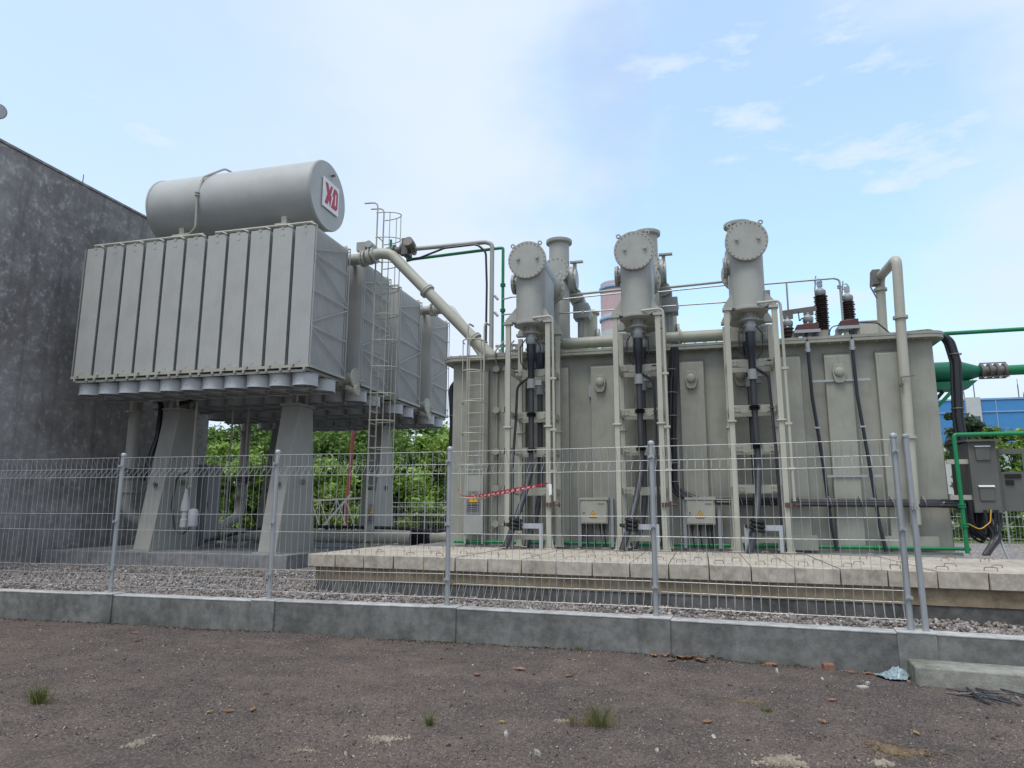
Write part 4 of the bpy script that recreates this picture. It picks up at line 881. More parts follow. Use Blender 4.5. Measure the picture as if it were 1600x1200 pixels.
m_.mark(); m_.box(2.06, 3.05, TF-.16, TF-.14, 3.86, 3.9); m_.mark(); m_.box(2.1, 3.1, TF-.16, TF-.14, 2.12, 2.16)
part('cable_bracket', m_, 'gal', tk)
# two thin sampling pipes with valves at the left end
for x in (-4.0, -3.74):
    pass
sp = thing('sampling_pipes', 'two thin vertical pipes with round valves on the tank between ladder and first frame', 'pipes', (-3.87, TF-.05, TZ0))
m_ = MB()
for x in (-4.02, -3.8): m_.mark(); m_.tube(fillet([(x, TF-.05, .95), (x, TF-.05, 4.4), (x+.02, TF-.3, 4.75), (x+.1, TF+.1, 5.05)], .1, 4), .018, 7)
m_.mark(); m_.bar((-4.1, TF+.1, 4.95), (-3.5, TF+.1, 4.95), .04, .05); part('tube', m_, 'tank', sp)
m_ = MB()
for x in (-4.02, -3.8):
    for z in (4.42, 3.55, 2.7, 1.95, 1.25): m_.mark(); m_.cyl((x, TF, z), (x, TF-.1, z), .04, n=10); m_.cyl((x, TF-.09, z), (x, TF-.13, z), .07, n=12); m_.cyl((x-.1, TF-.06, z-.03), (x+.08, TF-.06, z-.03), .025, n=8)
part('valve', m_, 'tank', sp)

# ================================================================== CABLE FRAMES, TURRETS
XC = [-3.05, -1.02, 0.96]; ORD = ['left', 'middle', 'right']
NEAR = ['nearest the ladders', 'between two others', 'nearest the bushings']
FY0, FY1 = 12.72, 13.68
def frame(xc, k):
    t = thing('cable_support_frame', 'beige steel frame under the %s cable box, the one %s' % (ORD[k], NEAR[k]), 'steel frame', (xc, 13.2, .84), 'cable support frames')
    hw = .385 if k < 2 else .40
    for sx in (-1, 1):
        for y, z1 in ((FY0, 5.0), (FY1, 4.95)):
            x = xc+sx*hw; m_ = MB(); m_.box(x-.045, x+.045, y-.045, y+.045, .845, z1); m_.box(x-.075, x+.075, y-.075, y+.075, 3.02, 3.05); m_.box(x-.1, x+.1, y-.1, y+.1, .835, .86)
            m_.hexa([(x-.09, y-.008, .86), (x+.09, y-.008, .86), (x+.09, y+.008, .86), (x-.09, y+.008, .86)], [(x-.045, y-.008, 1.12), (x+.045, y-.008, 1.12), (x+.045, y+.008, 1.12), (x-.045, y+.008, 1.12)])
            part('leg', m_, 'beige', t, bevel=.006)
    for z in (4.13, 3.3, 2.62, 1.87) if k < 2 else (4.13, 3.3, 2.6, 1.9):
        m_ = MB()
        for y in (FY0+.42, FY1-.03): m_.mark(); m_.box(xc-hw+.03, xc+hw-.03, y-.025, y+.025, z-.07, z+.07)
        for sx in (-1, 1):
            m_.mark(); m_.box(xc+sx*hw-.03, xc+sx*hw+.03, FY0+.045, FY1-.045, z-.05, z+.05); m_.box(xc+sx*(hw-.11)-.075, xc+sx*(hw-.11)+.075, FY0+.38, FY0+.394, z-.055, z+.055)
            m_.bolts((xc+sx*(hw-.12), FY0+.38, z), (0, -1, 0), .045, 4, .013, .02)
        part('cross_beam', m_, 'beige', t)
    for z, m in ((1.62, 'rust'),):
        m_ = MB(); m_.box(xc+hw-.03, xc+hw+.1, FY0-.09, FY0-.046, z-.035, z+.035); m_.cyl((xc+hw+.12, FY0-.07, z), (xc+hw+.22, FY0-.07, z), .02, n=8); m_.cyl((xc+hw+.2, FY0-.07, z-.05), (xc+hw+.2, FY0-.07, z+.05), .014, n=8); part('drain_valve', m_, m, t)
    m_ = MB(); m_.tube(fillet([(xc+hw-.28, FY0-.05, 5.1), (xc+hw+.1, FY0-.05, 5.12), (xc+hw+.12, FY0-.05, 1.68)], .1, 5), .024, 8)
    for z in (3.9, 2.95, 2.2): m_.box(xc+hw+.05, xc+hw+.16, FY0-.08, FY0-.02, z, z+.04)
    part('drain_pipe', m_, 'beige', t)
    m_ = MB()
    for sx in (-1, 1): m_.mark(); m_.box(xc+sx*.27-.03, xc+sx*.27+.03, FY0-.165, FY0-.105, .845, 1.2)
    m_.mark(); m_.box(xc-.3, xc+.3, FY0-.16, FY0-.1, 1.2, 1.29); part('cable_rail', m_, 'alu', t)
    m_ = MB(); m_.box(xc-.34, xc+.34, FY0-.02, FY0+.02, 1.0, 1.1); part('cross_beam', m_, 'beige', t)
def turret(xc, k):
    t = thing('cable_box', '%s grey cable box with round bolted front cover, the one %s' % (ORD[k], NEAR[k]), 'cable box', (xc, 13.3, 5.0), 'cable boxes over the steel frames')
    r = .29; ya, yb = 12.98, 13.75; zb, zt = 5.05, 6.25
    def ob(rr, n=16): return [(xc+rr*math.cos(a), ya+rr*math.sin(a)) for a in [math.pi+math.pi*i/n for i in range(n+1)]]+[(xc+rr*math.cos(a), yb+rr*math.sin(a)) for a in [math.pi*i/n for i in range(n+1)]]
    m_ = MB(); m_.prism([(x, y, zb) for x, y in ob(r)], (0, 0, zt-zb)); part('cable_housing', m_, 'tur', t)
    m_ = MB()
    m_.cyl((xc, 12.66, 6.25), (xc, 14.5, 6.25), .315, n=40)
    part('horizontal_drum', m_, 'tur', t)
    m_ = MB(); m_.lathe((xc, 12.66, 6.25), (0, -1, 0), [(.315, -.05), (.365, -.05), (.37, -.04), (.37, .0), (.365, .004)], 44); m_.cyl((xc, 12.655, 6.25), (xc, 12.615, 6.25), .368, n=44)
    cv = part('front_cover', m_, 'tur', t)
    m_ = MB(); m_.bolts((xc, 12.615, 6.25), (0, -1, 0), .34, 26, .0115, .015, True); part('cover_bolt', m_, 'ped', cv)
    m_ = MB()
    for dx in (-.17, .2): m_.mark(); m_.cyl((xc+dx, 12.615, 6.25+.03), (xc+dx, 12.58, 6.28), .025, n=10); m_.cyl((xc+dx, 12.58, 6.28), (xc+dx, 12.57, 6.28), .04, n=6)
    part('cover_plug', m_, 'tur', cv)
    m_ = MB()
    for a in (R(52), R(133)):
        m_.mark(); c = V(xc+.41*math.cos(a), 12.64, 6.25+.41*math.sin(a)); m_.torus(c, (0, 1, 0), .035, .014, 14, 6); m_.bar(V(xc+.35*math.cos(a), 12.64, 6.25+.35*math.sin(a)), c-V(.02*math.cos(a), 0, .02*math.sin(a)), .05, .03)
    part('lifting_eye', m_, 'tur', cv)
    m_ = MB(); m_.flange((xc, 14.44, 6.25), (0, 1, 0), .39, .035, 18); m_.flange((xc, 14.50, 6.25), (0, 1, 0), .39, .035)
    for a in (R(45),): c = V(xc+.42*math.cos(a), 14.48, 6.25+.42*math.sin(a)); m_.torus(c, (0, 1, 0), .045, .016, 14, 6)
    part('rear_flange', m_, 'tur', t)
    m_ = MB(); m_.cyl((xc-.27, 13.1, 5.93), (xc-.345, 13.1, 5.93), .15, n=24); m_.flange((xc-.345, 13.1, 5.93), (-1, 0, 0), .2, .03, 12); m_.cyl((xc-.38, 13.1, 5.93), (xc-.4, 13.1, 5.93), .19, n=24); part('side_port', m_, 'tur', t)
    for y in (ya, yb):
        m_ = MB(); m_.lathe((xc, y, zb), (0, 0, -1), [(.29, -.03), (.325, -.03), (.33, 0), (.325, .03), (.12, .05)], 36)
        for i in range(7): a = 2*math.pi*i/7; m_.cyl((xc+.14*math.cos(a), y+.14*math.sin(a), zb-.14), (xc+.14*math.cos(a), y+.14*math.sin(a), zb-.04), .012, n=6)
        m_.lathe((xc, y, zb-.05), (0, 0, -1), [(.12, 0), (.12, .1), (.17, .11), (.17, .14), (.12, .15)], 20)
        part('bottom_flange', m_, 'tur', t)
    m_ = MB(); hw = .385
    for sx in (-1, 1):
        for y in (FY0+.0, FY1+.0):
            m_.mark(); x = xc+sx*hw; xi = xc+sx*.2; yy = y+.16 if y < 13 else y
            m_.prism([(xi, yy, 5.05), (x+sx*.06, y, 5.05), (x+sx*.06, y, 5.1), (xi+sx*.08, yy, 5.38), (xi, yy, 5.38)], (0, .02, 0)); m_.box(x-.08, x+.08, y-.07, y+.07, 5.0, 5.05)
            m_.bar((xi, yy, 5.065), (x, y, 5.065), .14, .03)
    part('gusset', m_, 'tur', t)
    # vertical neck to the lid behind
    m_ = MB(); m_.cyl((xc, 14.85, 4.7), (xc, 14.85, 6.3), .2, n=28); m_.cyl((xc, 14.53, 6.25), (xc, 14.85, 6.25), .26, n=24); part('neck', m_, 'tur', t)
    m_ = MB(); m_.mark(); m_.lathe((xc, 14.85, 5.14), (0, 0, 1), [(.2, -.04), (.27, -.04), (.27, .0), (.2, .0)], 28); m_.lathe((xc, 14.85, 5.2), (0, 0, 1), [(.2, -.04), (.27, -.04), (.27, .0), (.2, .0)], 28); m_.mark(); m_.lathe((xc, 14.85, 6.28), (0, 0, 1), [(.2, 0), (.26, 0), (.26, .05), (.02, .07)], 28); m_.bolts((xc, 14.85, 6.32), (0, 0, 1), .245, 12); part('neck_flange', m_, 'tur', t)
def upper(xc, k):
    t = thing('gas_bus_turret', 'upright flange-topped grey turret behind the %s cable box' % ORD[k], 'turret', (xc+.06, 15.6, 4.7), 'turrets behind the cable boxes')
    x = xc+.06; y = 15.6
    m_ = MB(); m_.cyl((x, y, 5.35), (x, y, 7.72), .235, n=32); part('shaft', m_, 'tur', t)
    m_ = MB(); m_.lathe((x, y, 7.70), (0, 0, 1), [(.235, -.06), (.30, -.02), (.305, .0), (.305, .05), (.235, .05), (.22, -.05)], 36); part('top_flange', m_, 'tur', t)
    m_ = MB(); m_.cyl((x-.02, y-.33, 6.93), (x-.02, y, 6.93), .285, n=36); m_.cyl((x-.02, y-.35, 6.93), (x-.02, y-.33, 6.93), .305, n=36); fc = part('front_cover', m_, 'tur', t)
    m_ = MB(); m_.bolts((x-.02, y-.35, 6.93), (0, -1, 0), .27, 16, .012, .015, True); part('cover_bolt', m_, 'bolt', fc)
    m_ = MB(); m_.lathe((x, y, 5.34), (0, 0, 1), [(.235, .06), (.29, .05), (.29, .0), (.2, -.02)], 30); part('foot_flange', m_, 'tur', t)
    # disc switch and bus going back
    m_ = MB(); m_.cyl((x+.22, y+.1, 6.82), (x+.34, y+.1, 6.82), .3, n=30); m_.cyl((x+.34, y+.1, 6.82), (x+.4, y+.1, 6.82), .24, n=30); m_.bolts((x+.34, y+.1, 6.82), (1, 0, 0), .27, 14); m_.box(x+.25, x+.55, y+.0, y+.1, 7.2, 7.24); m_.bar((x+.35, y+.1, 7.05), (x+.35, y+.1, 7.24), .08, .08, (0, 1, 0)); part('disc_coupling', m_, 'brass' if k == 9 else 'tur', t)
    m_ = MB(); m_.box(x+.26, x+.62, y+.3, y+.7, 5.95, 6.3); m_.box(x+.3, x+.5, y+.35, y+.6, 6.3, 6.5); m_.cyl((x+.42, y+.45, 5.5), (x+.42, y+.45, 5.96), .08, n=12); part('drive_box', m_, 'greycab', t, bevel=.01)
    m_ = MB(); m_.cyl((x+.3, y+.3, 6.5), (x+.3, 18.0, 6.5), .17, n=24); part('bus_pipe', m_, 'beige', t)
    m_ = MB(); m_.cyl((x+.3, 18.0, 4.7), (x+.3, 18.0, 6.62), .24, n=28); m_.lathe((x+.3, 18.0, 6.6), (0, 0, 1), [(.24, 0), (.3, 0), (.3, .06), (.1, .1)], 24); m_.cyl((x+.54, 18.0, 6.0), (x+.6, 18.0, 6.0), .2, n=24); m_.box(x+.2, x+.36, 17.6, 17.8, 5.35, 5.5); part('rear_drum', m_, 'beige', t)
    m_ = MB(); m_.lathe((x+.12, 16.35, 4.7), (0, 0, 1), [(.25, 0), (.27, .55), (.31, .62), (.31, .68), (.25, .72), (.1, .8)], 30); m_.bolts((x+.12, 16.35, 5.38), (0, 0, 1), .285, 14); part('bushing_dome', m_, 'tur', t)
def cables(xc, k):
    for j, y in enumerate((12.98, 13.75)):
        wh = 'front' if j == 0 else 'rear'
        t = thing('power_cable', 'thick dark power cable under the %s cable box, %s of the pair' % (ORD[k], wh), 'power cable', (xc, y, 3), 'power cables on the steel frames')
        x = xc+(0.0 if j == 0 else -.0)
        m_ = MB(); m_.lathe((x, y, 4.86), (0, 0, -1), [(.09, 0), (.09, .06), (.11, .07), (.11, .16), (.09, .2)], 20); part('collar', m_, 'gal', t)
        m_ = MB(); m_.lathe((x, y, 4.68), (0, 0, -1), [(.085, 0), (.09, .02), (.09, .3), (.066, .36), (.06, .8)], 18); part('sleeve', m_, 'navy', t)
        m_ = MB(); m_.cyl((x, y, 3.98), (x, y, 3.80), .085, n=18); m_.box(x+.05, x+.2, y-.02, y+.1, 3.86, 3.96); part('clamp', m_, 'greycab', t)
        sx = (-.14, -.1, .02)[k]; yb = FY0-.2 if j == 0 else y
        m_ = MB(); pts = [(x, y, 3.9), (x, y, 3.0), (x+.01, y-.02 if j == 0 else y, 2.3), (x-.05+sx*.3, (y+yb)/2, 1.75), (x-.12+sx*.6, yb, 1.28), (x-.26+sx*.7, yb-.1, .84)] if j == 0 else [(x, y, 3.9), (x, y, 2.4), (x+.0, y-.05, 1.8), (x-.06, y-.2, 1.3), (x-.2, y-.4, .84)]
        part('cable', MB().tube(fillet(pts, .5, 6), .054, 14), 'cableg', t)
        m_ = MB()
        for z in ((3.3, 2.62) if j == 0 else (3.27,)):
            m_.mark(); m_.lathe((x, y, z), (0, 0, 1), [(.05, -.045), (.1, -.03), (.075, -.015), (.105, 0), (.075, .015), (.1, .03), (.05, .045)], 18)
        if j == 0:
            c = Vector(pts[4]); d = (Vector(pts[5])-c).normalized()
            m_.mark()
            for q in (-.07, 0, .07): m_.torus(c+V(0.02, 0, q), (.2, 0, 1), .09, .035, 18, 8)
            m_.torus(c+V(-.1, -.02, -.02), (.2, 0, 1), .06, .03, 14, 8)
        part('cable_cleat', m_, 'black', t)
        if j == 0:
            m_ = MB(); s_ = -1 if k == 0 else 1
            m_.tube(fillet([(x+s_*.05, y-.05, 4.0), (x+s_*.26, y-.05, 3.85), (x+s_*.28, y-.08, 3.2), (x+s_*.29, FY0+.0, 2.4), (x+s_*.3, FY0, 1.3), (x+s_*.34, FY0, .84)], .2, 6), .025, 8)
            m_.tube(fillet([(x-.1, y-.06, 4.75), (x-.2, y-.08, 4.6), (x-.19, y-.08, 4.3), (x-.08, y-.06, 4.15)], .1, 5), .012, 6)
            m_.tube(fillet([(x+.1, y-.06, 4.75), (x+.2, y-.08, 4.6), (x+.19, y-.08, 4.3), (x+.08, y-.06, 4.15)], .1, 5), .012, 6)
            for z in (3.27, 4.12): m_.torus((x+s_*.28, y-.08, z), (0, 0, 1), .03, .01, 10, 5)
            part('earth_lead', m_, 'rubber', t)
for k, xc in enumerate(XC): frame(xc, k); turret(xc, k); upper(xc, k); cables(xc, k)
m_ = MB(); m_.box(XC[1]-.05, XC[1]-.01, 12.86, 12.87, 4.48, 4.6); m_.box(XC[1]+.08, XC[1]+.11, 12.87, 12.88, 4.25, 4.36)
for k in (1, 2):
    xc = XC[k]; t = thing('lid_box', 'cream box with dark label plates on the lid behind the %s steel frame' % ORD[k], 'box', (xc, 14.2, 4.72))
    m_ = MB(); m_.box(xc-.42, xc+.46, 14.2, 14.42, 4.715, 5.1); bx = part('body', m_, 'beige', t, bevel=.008)
    for dx in (-.33, .33):
        for z in (4.8, 4.95):
            m_ = MB(); m_.box(xc+dx-.055, xc+dx+.055, 14.192, 14.2, z, z+.11); part('label_plate', m_, 'plate', bx)
# ---- pipes running along the lid
def hpipe(pts, r, mat, name, label, cat, fl=(), rad=.12, n=12, frad=1.7):
    t = thing(name, label, cat, tuple(pts[0])); part('tube', MB().tube(fillet(pts, rad, 6), r, n), mat, t)
    if fl:
        m_ = MB()
        for p, d in fl: m_.mark(); ring_flange(m_, Vector(p)-Vector(d)*.02, d, r*frad, .025); ring_flange(m_, Vector(p)+Vector(d)*.02, d, r*frad, .025)
        part('joint_flange', m_, mat, t)
    return t
hpipe([(-3.4, 15.15, 5.16), (1.25, 15.15, 5.16)], .125, 'beige', 'lid_pipe', 'thick beige pipe running along the tank lid behind the three frames', 'pipe', [((-.3, 15.15, 5.16), (1, 0, 0))], n=20, frad=1.35)
hpipe([(-2.9, 15.0, 4.94), (2.0, 15.0, 4.93), (4.5, 15.0, 4.9), (9.5, 15.0, 4.93)], .04, 'green', 'green_pipe', 'long thin green pipe along the tank lid running off past the right end', 'pipe', [((-2.2, 15, 4.94), (1, 0, 0)), ((.2, 15, 4.935), (1, 0, 0)), ((3.0, 15, 4.915), (1, 0, 0))])
hpipe([(-4.85, 13.86, .9), (4.35, 13.86, .9)], .03, 'green', 'green_pipe', 'thin green pipe along the foot of the tank wall', 'pipe', [((-4.6, 13.86, .9), (1, 0, 0)), ((2.9, 13.86, .9), (1, 0, 0))])
hpipe([(9, 13.5, 2.80), (4.17, 13.5, 2.80), (4.19, 13.5, .84)], .035, 'green', 'green_pipe', 'green pipe bent square in front of the open control cabinet', 'pipe', [((4.18, 13.5, 1.62), (0, 0, 1)), ((4.185, 13.5, 1.3), (0, 0, 1))], rad=.05)
hpipe([(-6.35, 15.0, 7.66), (-4.62, 15.0, 7.66), (-4.45, 15.0, 7.6), (-4.45, 15.0, 4.66)], .052, 'tur', 'gas_relay_pipe', 'slim grey pipe bridging from the ladder top to the lid', 'pipe', [], rad=.16)
t = thing('gas_relay', 'dark bronze relay and valve cluster at the top of the caged ladder', 'relay', (-6.7, 15, 7.5)); m_ = MB()
m_.cyl((-6.95, 15, 7.66), (-6.35, 15, 7.66), .09, n=16)
for x in (-6.9, -6.7, -6.58, -6.4): ring_flange(m_, (x, 15, 7.66), (1, 0, 0), .15, .04)
m_.box(-6.66, -6.5, 14.85, 15.15, 7.5, 7.9); m_.cyl((-6.44, 14.9, 7.72), (-6.44, 14.72, 7.76), .12, n=14); part('body', m_, 'bolt', t)
m_ = MB(); m_.cyl((-7.1, 15, 7.66), (-6.9, 15, 7.66), .1, n=14); m_.cyl((-7.0, 15, 7.75), (-7.0, 15, 7.95), .03, n=8); part('green_valve', m_, 'teal', t)
hpipe([(-6.6, 15.05, 7.42), (-4.3, 15.05, 7.5), (-4.2, 15.05, 7.5), (-4.2, 15.05, 5.0)], .036, 'green', 'green_pipe', 'thin green pipe following the slim grey bridging pipe down to the lid', 'pipe', [((-4.2, 15.05, 6.0), (0, 0, 1)), ((-4.2, 15.05, 6.6), (0, 0, 1))], rad=.08)
m_ = MB(); m_.tube(fillet([(-6.55, 14.95, 7.35), (-6.2, 14.93, 7.4), (-5.6, 14.93, 7.58), (-4.8, 14.93, 7.6), (-4.58, 14.93, 7.4), (-4.55, 14.93, 6.6), (-4.56, 14.93, 4.7)], .25, 6), .026, 8)
solo('relay_cable', m_, 'rubber', 'black cable strapped along the slim grey bridging pipe', 'cable', (-4.56, 14.93, 4.7))
for k in range(2):
    xa, xb = XC[k]+.2, XC[k+1]-.2
    for y, z, r, q in ((14.85, 6.1, .016, 0), (14.85, 5.78, .016, 1), (15.7, 6.45, .03, 2)):
        m_ = MB(); m_.tube([(xa, y, z), (xb, y, z+(.05 if q != 1 else 0))], r, 8)
        if q == 1: m_.cyl(((xa+xb)/2-.3, y, z-.045), ((xa+xb)/2-.3, y, z+.045), .03, n=8)
        solo('tie_pipe', m_, 'gal' if q < 2 else 'tur', '%s thin pipe between the %s and the next cable box' % (('upper', 'lower', 'thicker rear')[q], ORD[k]), 'pipe', (xa, y, z))
for z, d in ((6.25, .0), (5.86, .03)):
    m_ = MB(); m_.tube(fillet([(-4.2, 15.02, z+d), (-3.95, 14.9, z), (-3.2, 14.8, z)], .05, 3), .016, 7); m_.cyl((-4.3, 15.0, z+.0), (-4.38, 15.0, z+.1), .03, n=8)
    solo('tie_pipe', m_, 'gal', '%s short thin pipe from the upright green pipe to the left cable box' % ('upper' if d == 0 else 'lower'), 'pipe', (-4.2, 15, z))
hpipe([(XC[2]+.15, 14.9, 6.12), (2.75, 14.9, 6.14), (2.86, 14.9, 6.1), (2.86, 14.9, 5.1)], .02, 'gal', 'vent_pipe', 'thin rail-like pipe from the right cable box over the brown bushings', 'pipe', [((2.84, 14.9, 5.95), (0, 0, 1))], rad=.1, n=8)
m_ = MB(); m_.cyl((1.86, 14.9, 6.12), (1.86, 14.9, 5.52), .018, n=8)
solo('vent_rod', m_, 'gal', 'thin upright rod from the rail-like pipe to the busbar', 'rod', (1.86, 14.9, 5.5))
# ---- bushings
def bushing(x, y, z0, z1, r, label, n, top=True):
    t = thing('bushing', label, 'bushing', (x, y, 4.7), 'brown porcelain bushings on the lid'); m_ = MB()
    m_.lathe((x, y, 4.7), (0, 0, 1), [(r*1.35, 0), (r*1.35, .04), (r*.95, .06), (r*.95, z0-4.7-.03), (r*1.05, z0-4.7)], 20); part('base', m_, 'beige', t)
    prof = []; h = (z1-z0)/n
    for i in range(n):
        b = i*h; prof += [(r*.68, b), (r*1.0, b+h*.25), (r*1.02, b+h*.35), (r*.72, b+h*.75)]
        if i % 2: prof[-3:] = [(r*.9, b+h*.25), (r*.92, b+h*.35), (r*.7, b+h*.75)]
    m_ = MB(); m_.lathe((x, y, z0), (0, 0, 1), prof+[(r*.68, z1-z0)], 24); part('porcelain', m_, 'porc', t)
    m_ = MB(); m_.lathe((x, y, z1), (0, 0, 1), [(r*.7, 0), (r*.8, .02), (r*.8, .09), (r*.45, .14), (r*.2, .16), (r*.2, .2)], 20)
    if top: m_.box(x-.05, x+.05, y-.02, y+.02, z1+.18, z1+.3); m_.torus((x-.03, y, z1+.3), (0, 1, 0), .06, .012, 14, 6); m_.cyl((x-.1, y, z1+.1), (x-.06, y, z1+.42), .014, n=6)
    part('terminal', m_, 'gal', t); return t
bushing(2.50, 15.0, 5.08, 5.83, .135, 'tallest brown bushing with many sheds, behind the busbar', 17)
bushing(3.0, 15.0, 5.27, 5.68, .13, 'medium brown bushing standing alone at the right', 8)
bushing(1.78, 14.5, 4.80, 5.1, .125, 'short brown bushing under the left end of the busbar', 4, False)
bushing(2.16, 14.5, 4.86, 5.16, .125, 'short brown bushing under the right end of the busbar', 4, False)
t = thing('busbar', 'flat weathered busbar bridging the two short brown bushings', 'busbar', (2.0, 14.6, 5.25)); m_ = MB()
m_.bar((1.66, 14.6, 5.40), (2.34, 14.6, 5.46), .05, .09); m_.box(1.72, 1.9, 14.57, 14.63, 5.28, 5.37); m_.box(2.1, 2.28, 14.57, 14.63, 5.33, 5.41); m_.box(1.76, 1.85, 14.575, 14.625, 5.2, 5.29); m_.box(2.14, 2.23, 14.575, 14.625, 5.26, 5.34); part('bar', m_, 'bolt', t)
m_ = MB(); m_.tube(fillet([(2.0, 14.54, 5.4), (2.0, 14.5, 5.18), (2.05, 14.48, 5.26), (2.12, 14.45, 5.2), (2.13, 14.45, 5.02)], .05, 5), .012, 6); part('lead', m_, 'navy', t)
for x, w, zz, lab, yb in ((2.04, .2, 4.79, 'left', 14.5), (2.76, .16, 4.82, 'right', 14.5)):
    t = thing('earthing_box', 'small maroon box on a pale tray at the lid edge %s' % ('below the busbar' if lab == 'left' else 'below the lone bushing'), 'box', (x, 13.9, 4.72))
    m_ = MB(); m_.hexa([(x-w, 13.82, zz+.06), (x+w, 13.82, zz+.06), (x+w, 14.1, zz+.06), (x-w, 14.1, zz+.06)], [(x-w+.02, 13.84, zz+.17), (x+w, 13.82, zz+.19), (x+w, 14.1, zz+.19), (x-w+.02, 14.1, zz+.17)]); part('box', m_, 'maroon', t, bevel=.008)
    m_ = MB(); m_.box(x-w-.04, x+w+.02, 13.79, 14.12, zz, zz+.058); part('tray', m_, 'gal', t)
    m_ = MB(); m_.mark(); m_.bar((x-w+.03, 13.86, zz), (x-w-.06, 13.95, 4.7), .03, .1); m_.mark(); m_.bar((x+w-.03, 13.86, zz), (x+w-.1, 13.95, 4.7), .03, .1); part('bracket', m_, 'greycab', t)
for (x, x2, lab) in ((2.02, 2.2, 'left black earthing cable down the tank below the busbar'), (2.78, 2.98, 'right black earthing cable down the tank below the lone bushing')):
    t = thing('earthing_cable', lab, 'cable', (x, 13.85, .85)); m_ = MB(); m_.tube(fillet([(x, 13.86, 4.8), (x, 13.84, 4.5), (x+.02, 13.86, 3.6), (x+.12, 13.86, 2.4), (x2, 13.84, 1.3), (x2+.06, 13.8, .84)], .3, 6), .03, 8); part('cable', m_, 'navy', t)
    m_ = MB()
    for z in (4.45, 3.0, 1.72): m_.mark(); m_.box(x-.05+(4.45-z)*.045, x+.05+(4.45-z)*.045, 13.82, 13.9, z, z+.03)
    m_.mark(); m_.cyl((x, 13.84, 4.42), (x, 13.84, 4.62), .045, n=10); part('clip', m_, 'gal', t)
m_ = MB()
m_.box(3.03, 3.35, 14.3, 14.7, 4.7, 5.05); m_.box(3.02, 3.36, 14.29, 14.71, 5.05, 5.08)
solo('terminal_box', m_, 'beige', 'beige box on the lid right of the lone bushing', 'box', (3.2, 14.5, 4.71), bevel=.01)
for pts, lab in (([(2.4, 13.9, 4.72), (2.46, 13.9, 4.9), (2.62, 13.9, 4.92)], 'thin black lead arching left of the lone bushing box to the lid'), ([(2.95, 13.88, 4.94), (3.25, 13.9, 4.92), (3.45, 13.95, 4.73)], 'thin black lead arching right of the lone bushing box to the lid')):
    m_ = MB(); m_.tube(fillet(pts, .12, 5), .012, 6); solo('thin_lead', m_, 'rubber', lab, 'lead', (3.0, 13.9, 4.72))
t = thing('relief_pipe', 'beige inverted U pipe rising from the lid and running down the tank front', 'pipe', (3.6, 14.4, 1.4)); m_ = MB()
m_.tube(fillet([(3.58, 15.0, 4.7), (3.62, 15.0, 6.12), (3.66, 13.88, 6.12), (3.60, 13.82, 4.5), (3.55, 13.82, 1.3)], .16, 8), .088, 18); part('tube', m_, 'beige', t)
m_ = MB()
for p in ((3.61, 15.0, 5.86), (3.62, 13.84, 4.98), (3.57, 13.82, 2.8)): m_.mark(); m_.lathe(p, (0, 0, 1), [(.08, -.025), (.125, -.025), (.125, .025), (.08, .025)], 20)
part('joint_flange', m_, 'beige', t)
m_ = MB(); m_.box(3.46, 3.6, 14.86, 15.06, 5.95, 6.25); m_.tube(fillet([(3.44, 14.9, 6.2), (3.4, 14.85, 5.9), (3.5, 14.85, 5.65)], .1, 4), .014, 6); part('switch', m_, 'bolt', t)
m_ = MB(); m_.cyl((3.5, 13.74, 3.72), (3.5, 13.68, 3.72), .03, n=10); m_.bar((3.5, 13.7, 3.72), (3.5, 13.7, 3.86), .015, .015, (0, 1, 0)); m_.bar((3.5, 13.7, 3.86), (3.72, 13.7, 3.88), .015, .015); part('tap', m_, 'bolt', t)
# ---- lid clutter left of the first frame
t = thing('pump_valve', 'cluster of small pumps and valves on the left lid corner', 'valve', (-3.6, 14.6, 4.71)); m_ = MB()
for x, y, r, h in ((-4.15, 14.7, .1, .3), (-3.95, 14.9, .08, .42), (-3.75, 14.6, .11, .35), (-3.55, 15.0, .09, .5), (-3.35, 14.7, .12, .4)): m_.lathe((x, y, 4.71), (0, 0, 1), [(r*1.3, 0), (r*1.3, .04), (r, .05), (r, h*.6), (r*1.2, h*.62), (r*1.2, h*.7), (r*.4, h*.75), (r*.4, h)], 14)
m_.cyl((-4.25, 14.8, 4.9), (-3.2, 14.8, 4.92), .05, n=10); part('body', m_, 'tur', t)
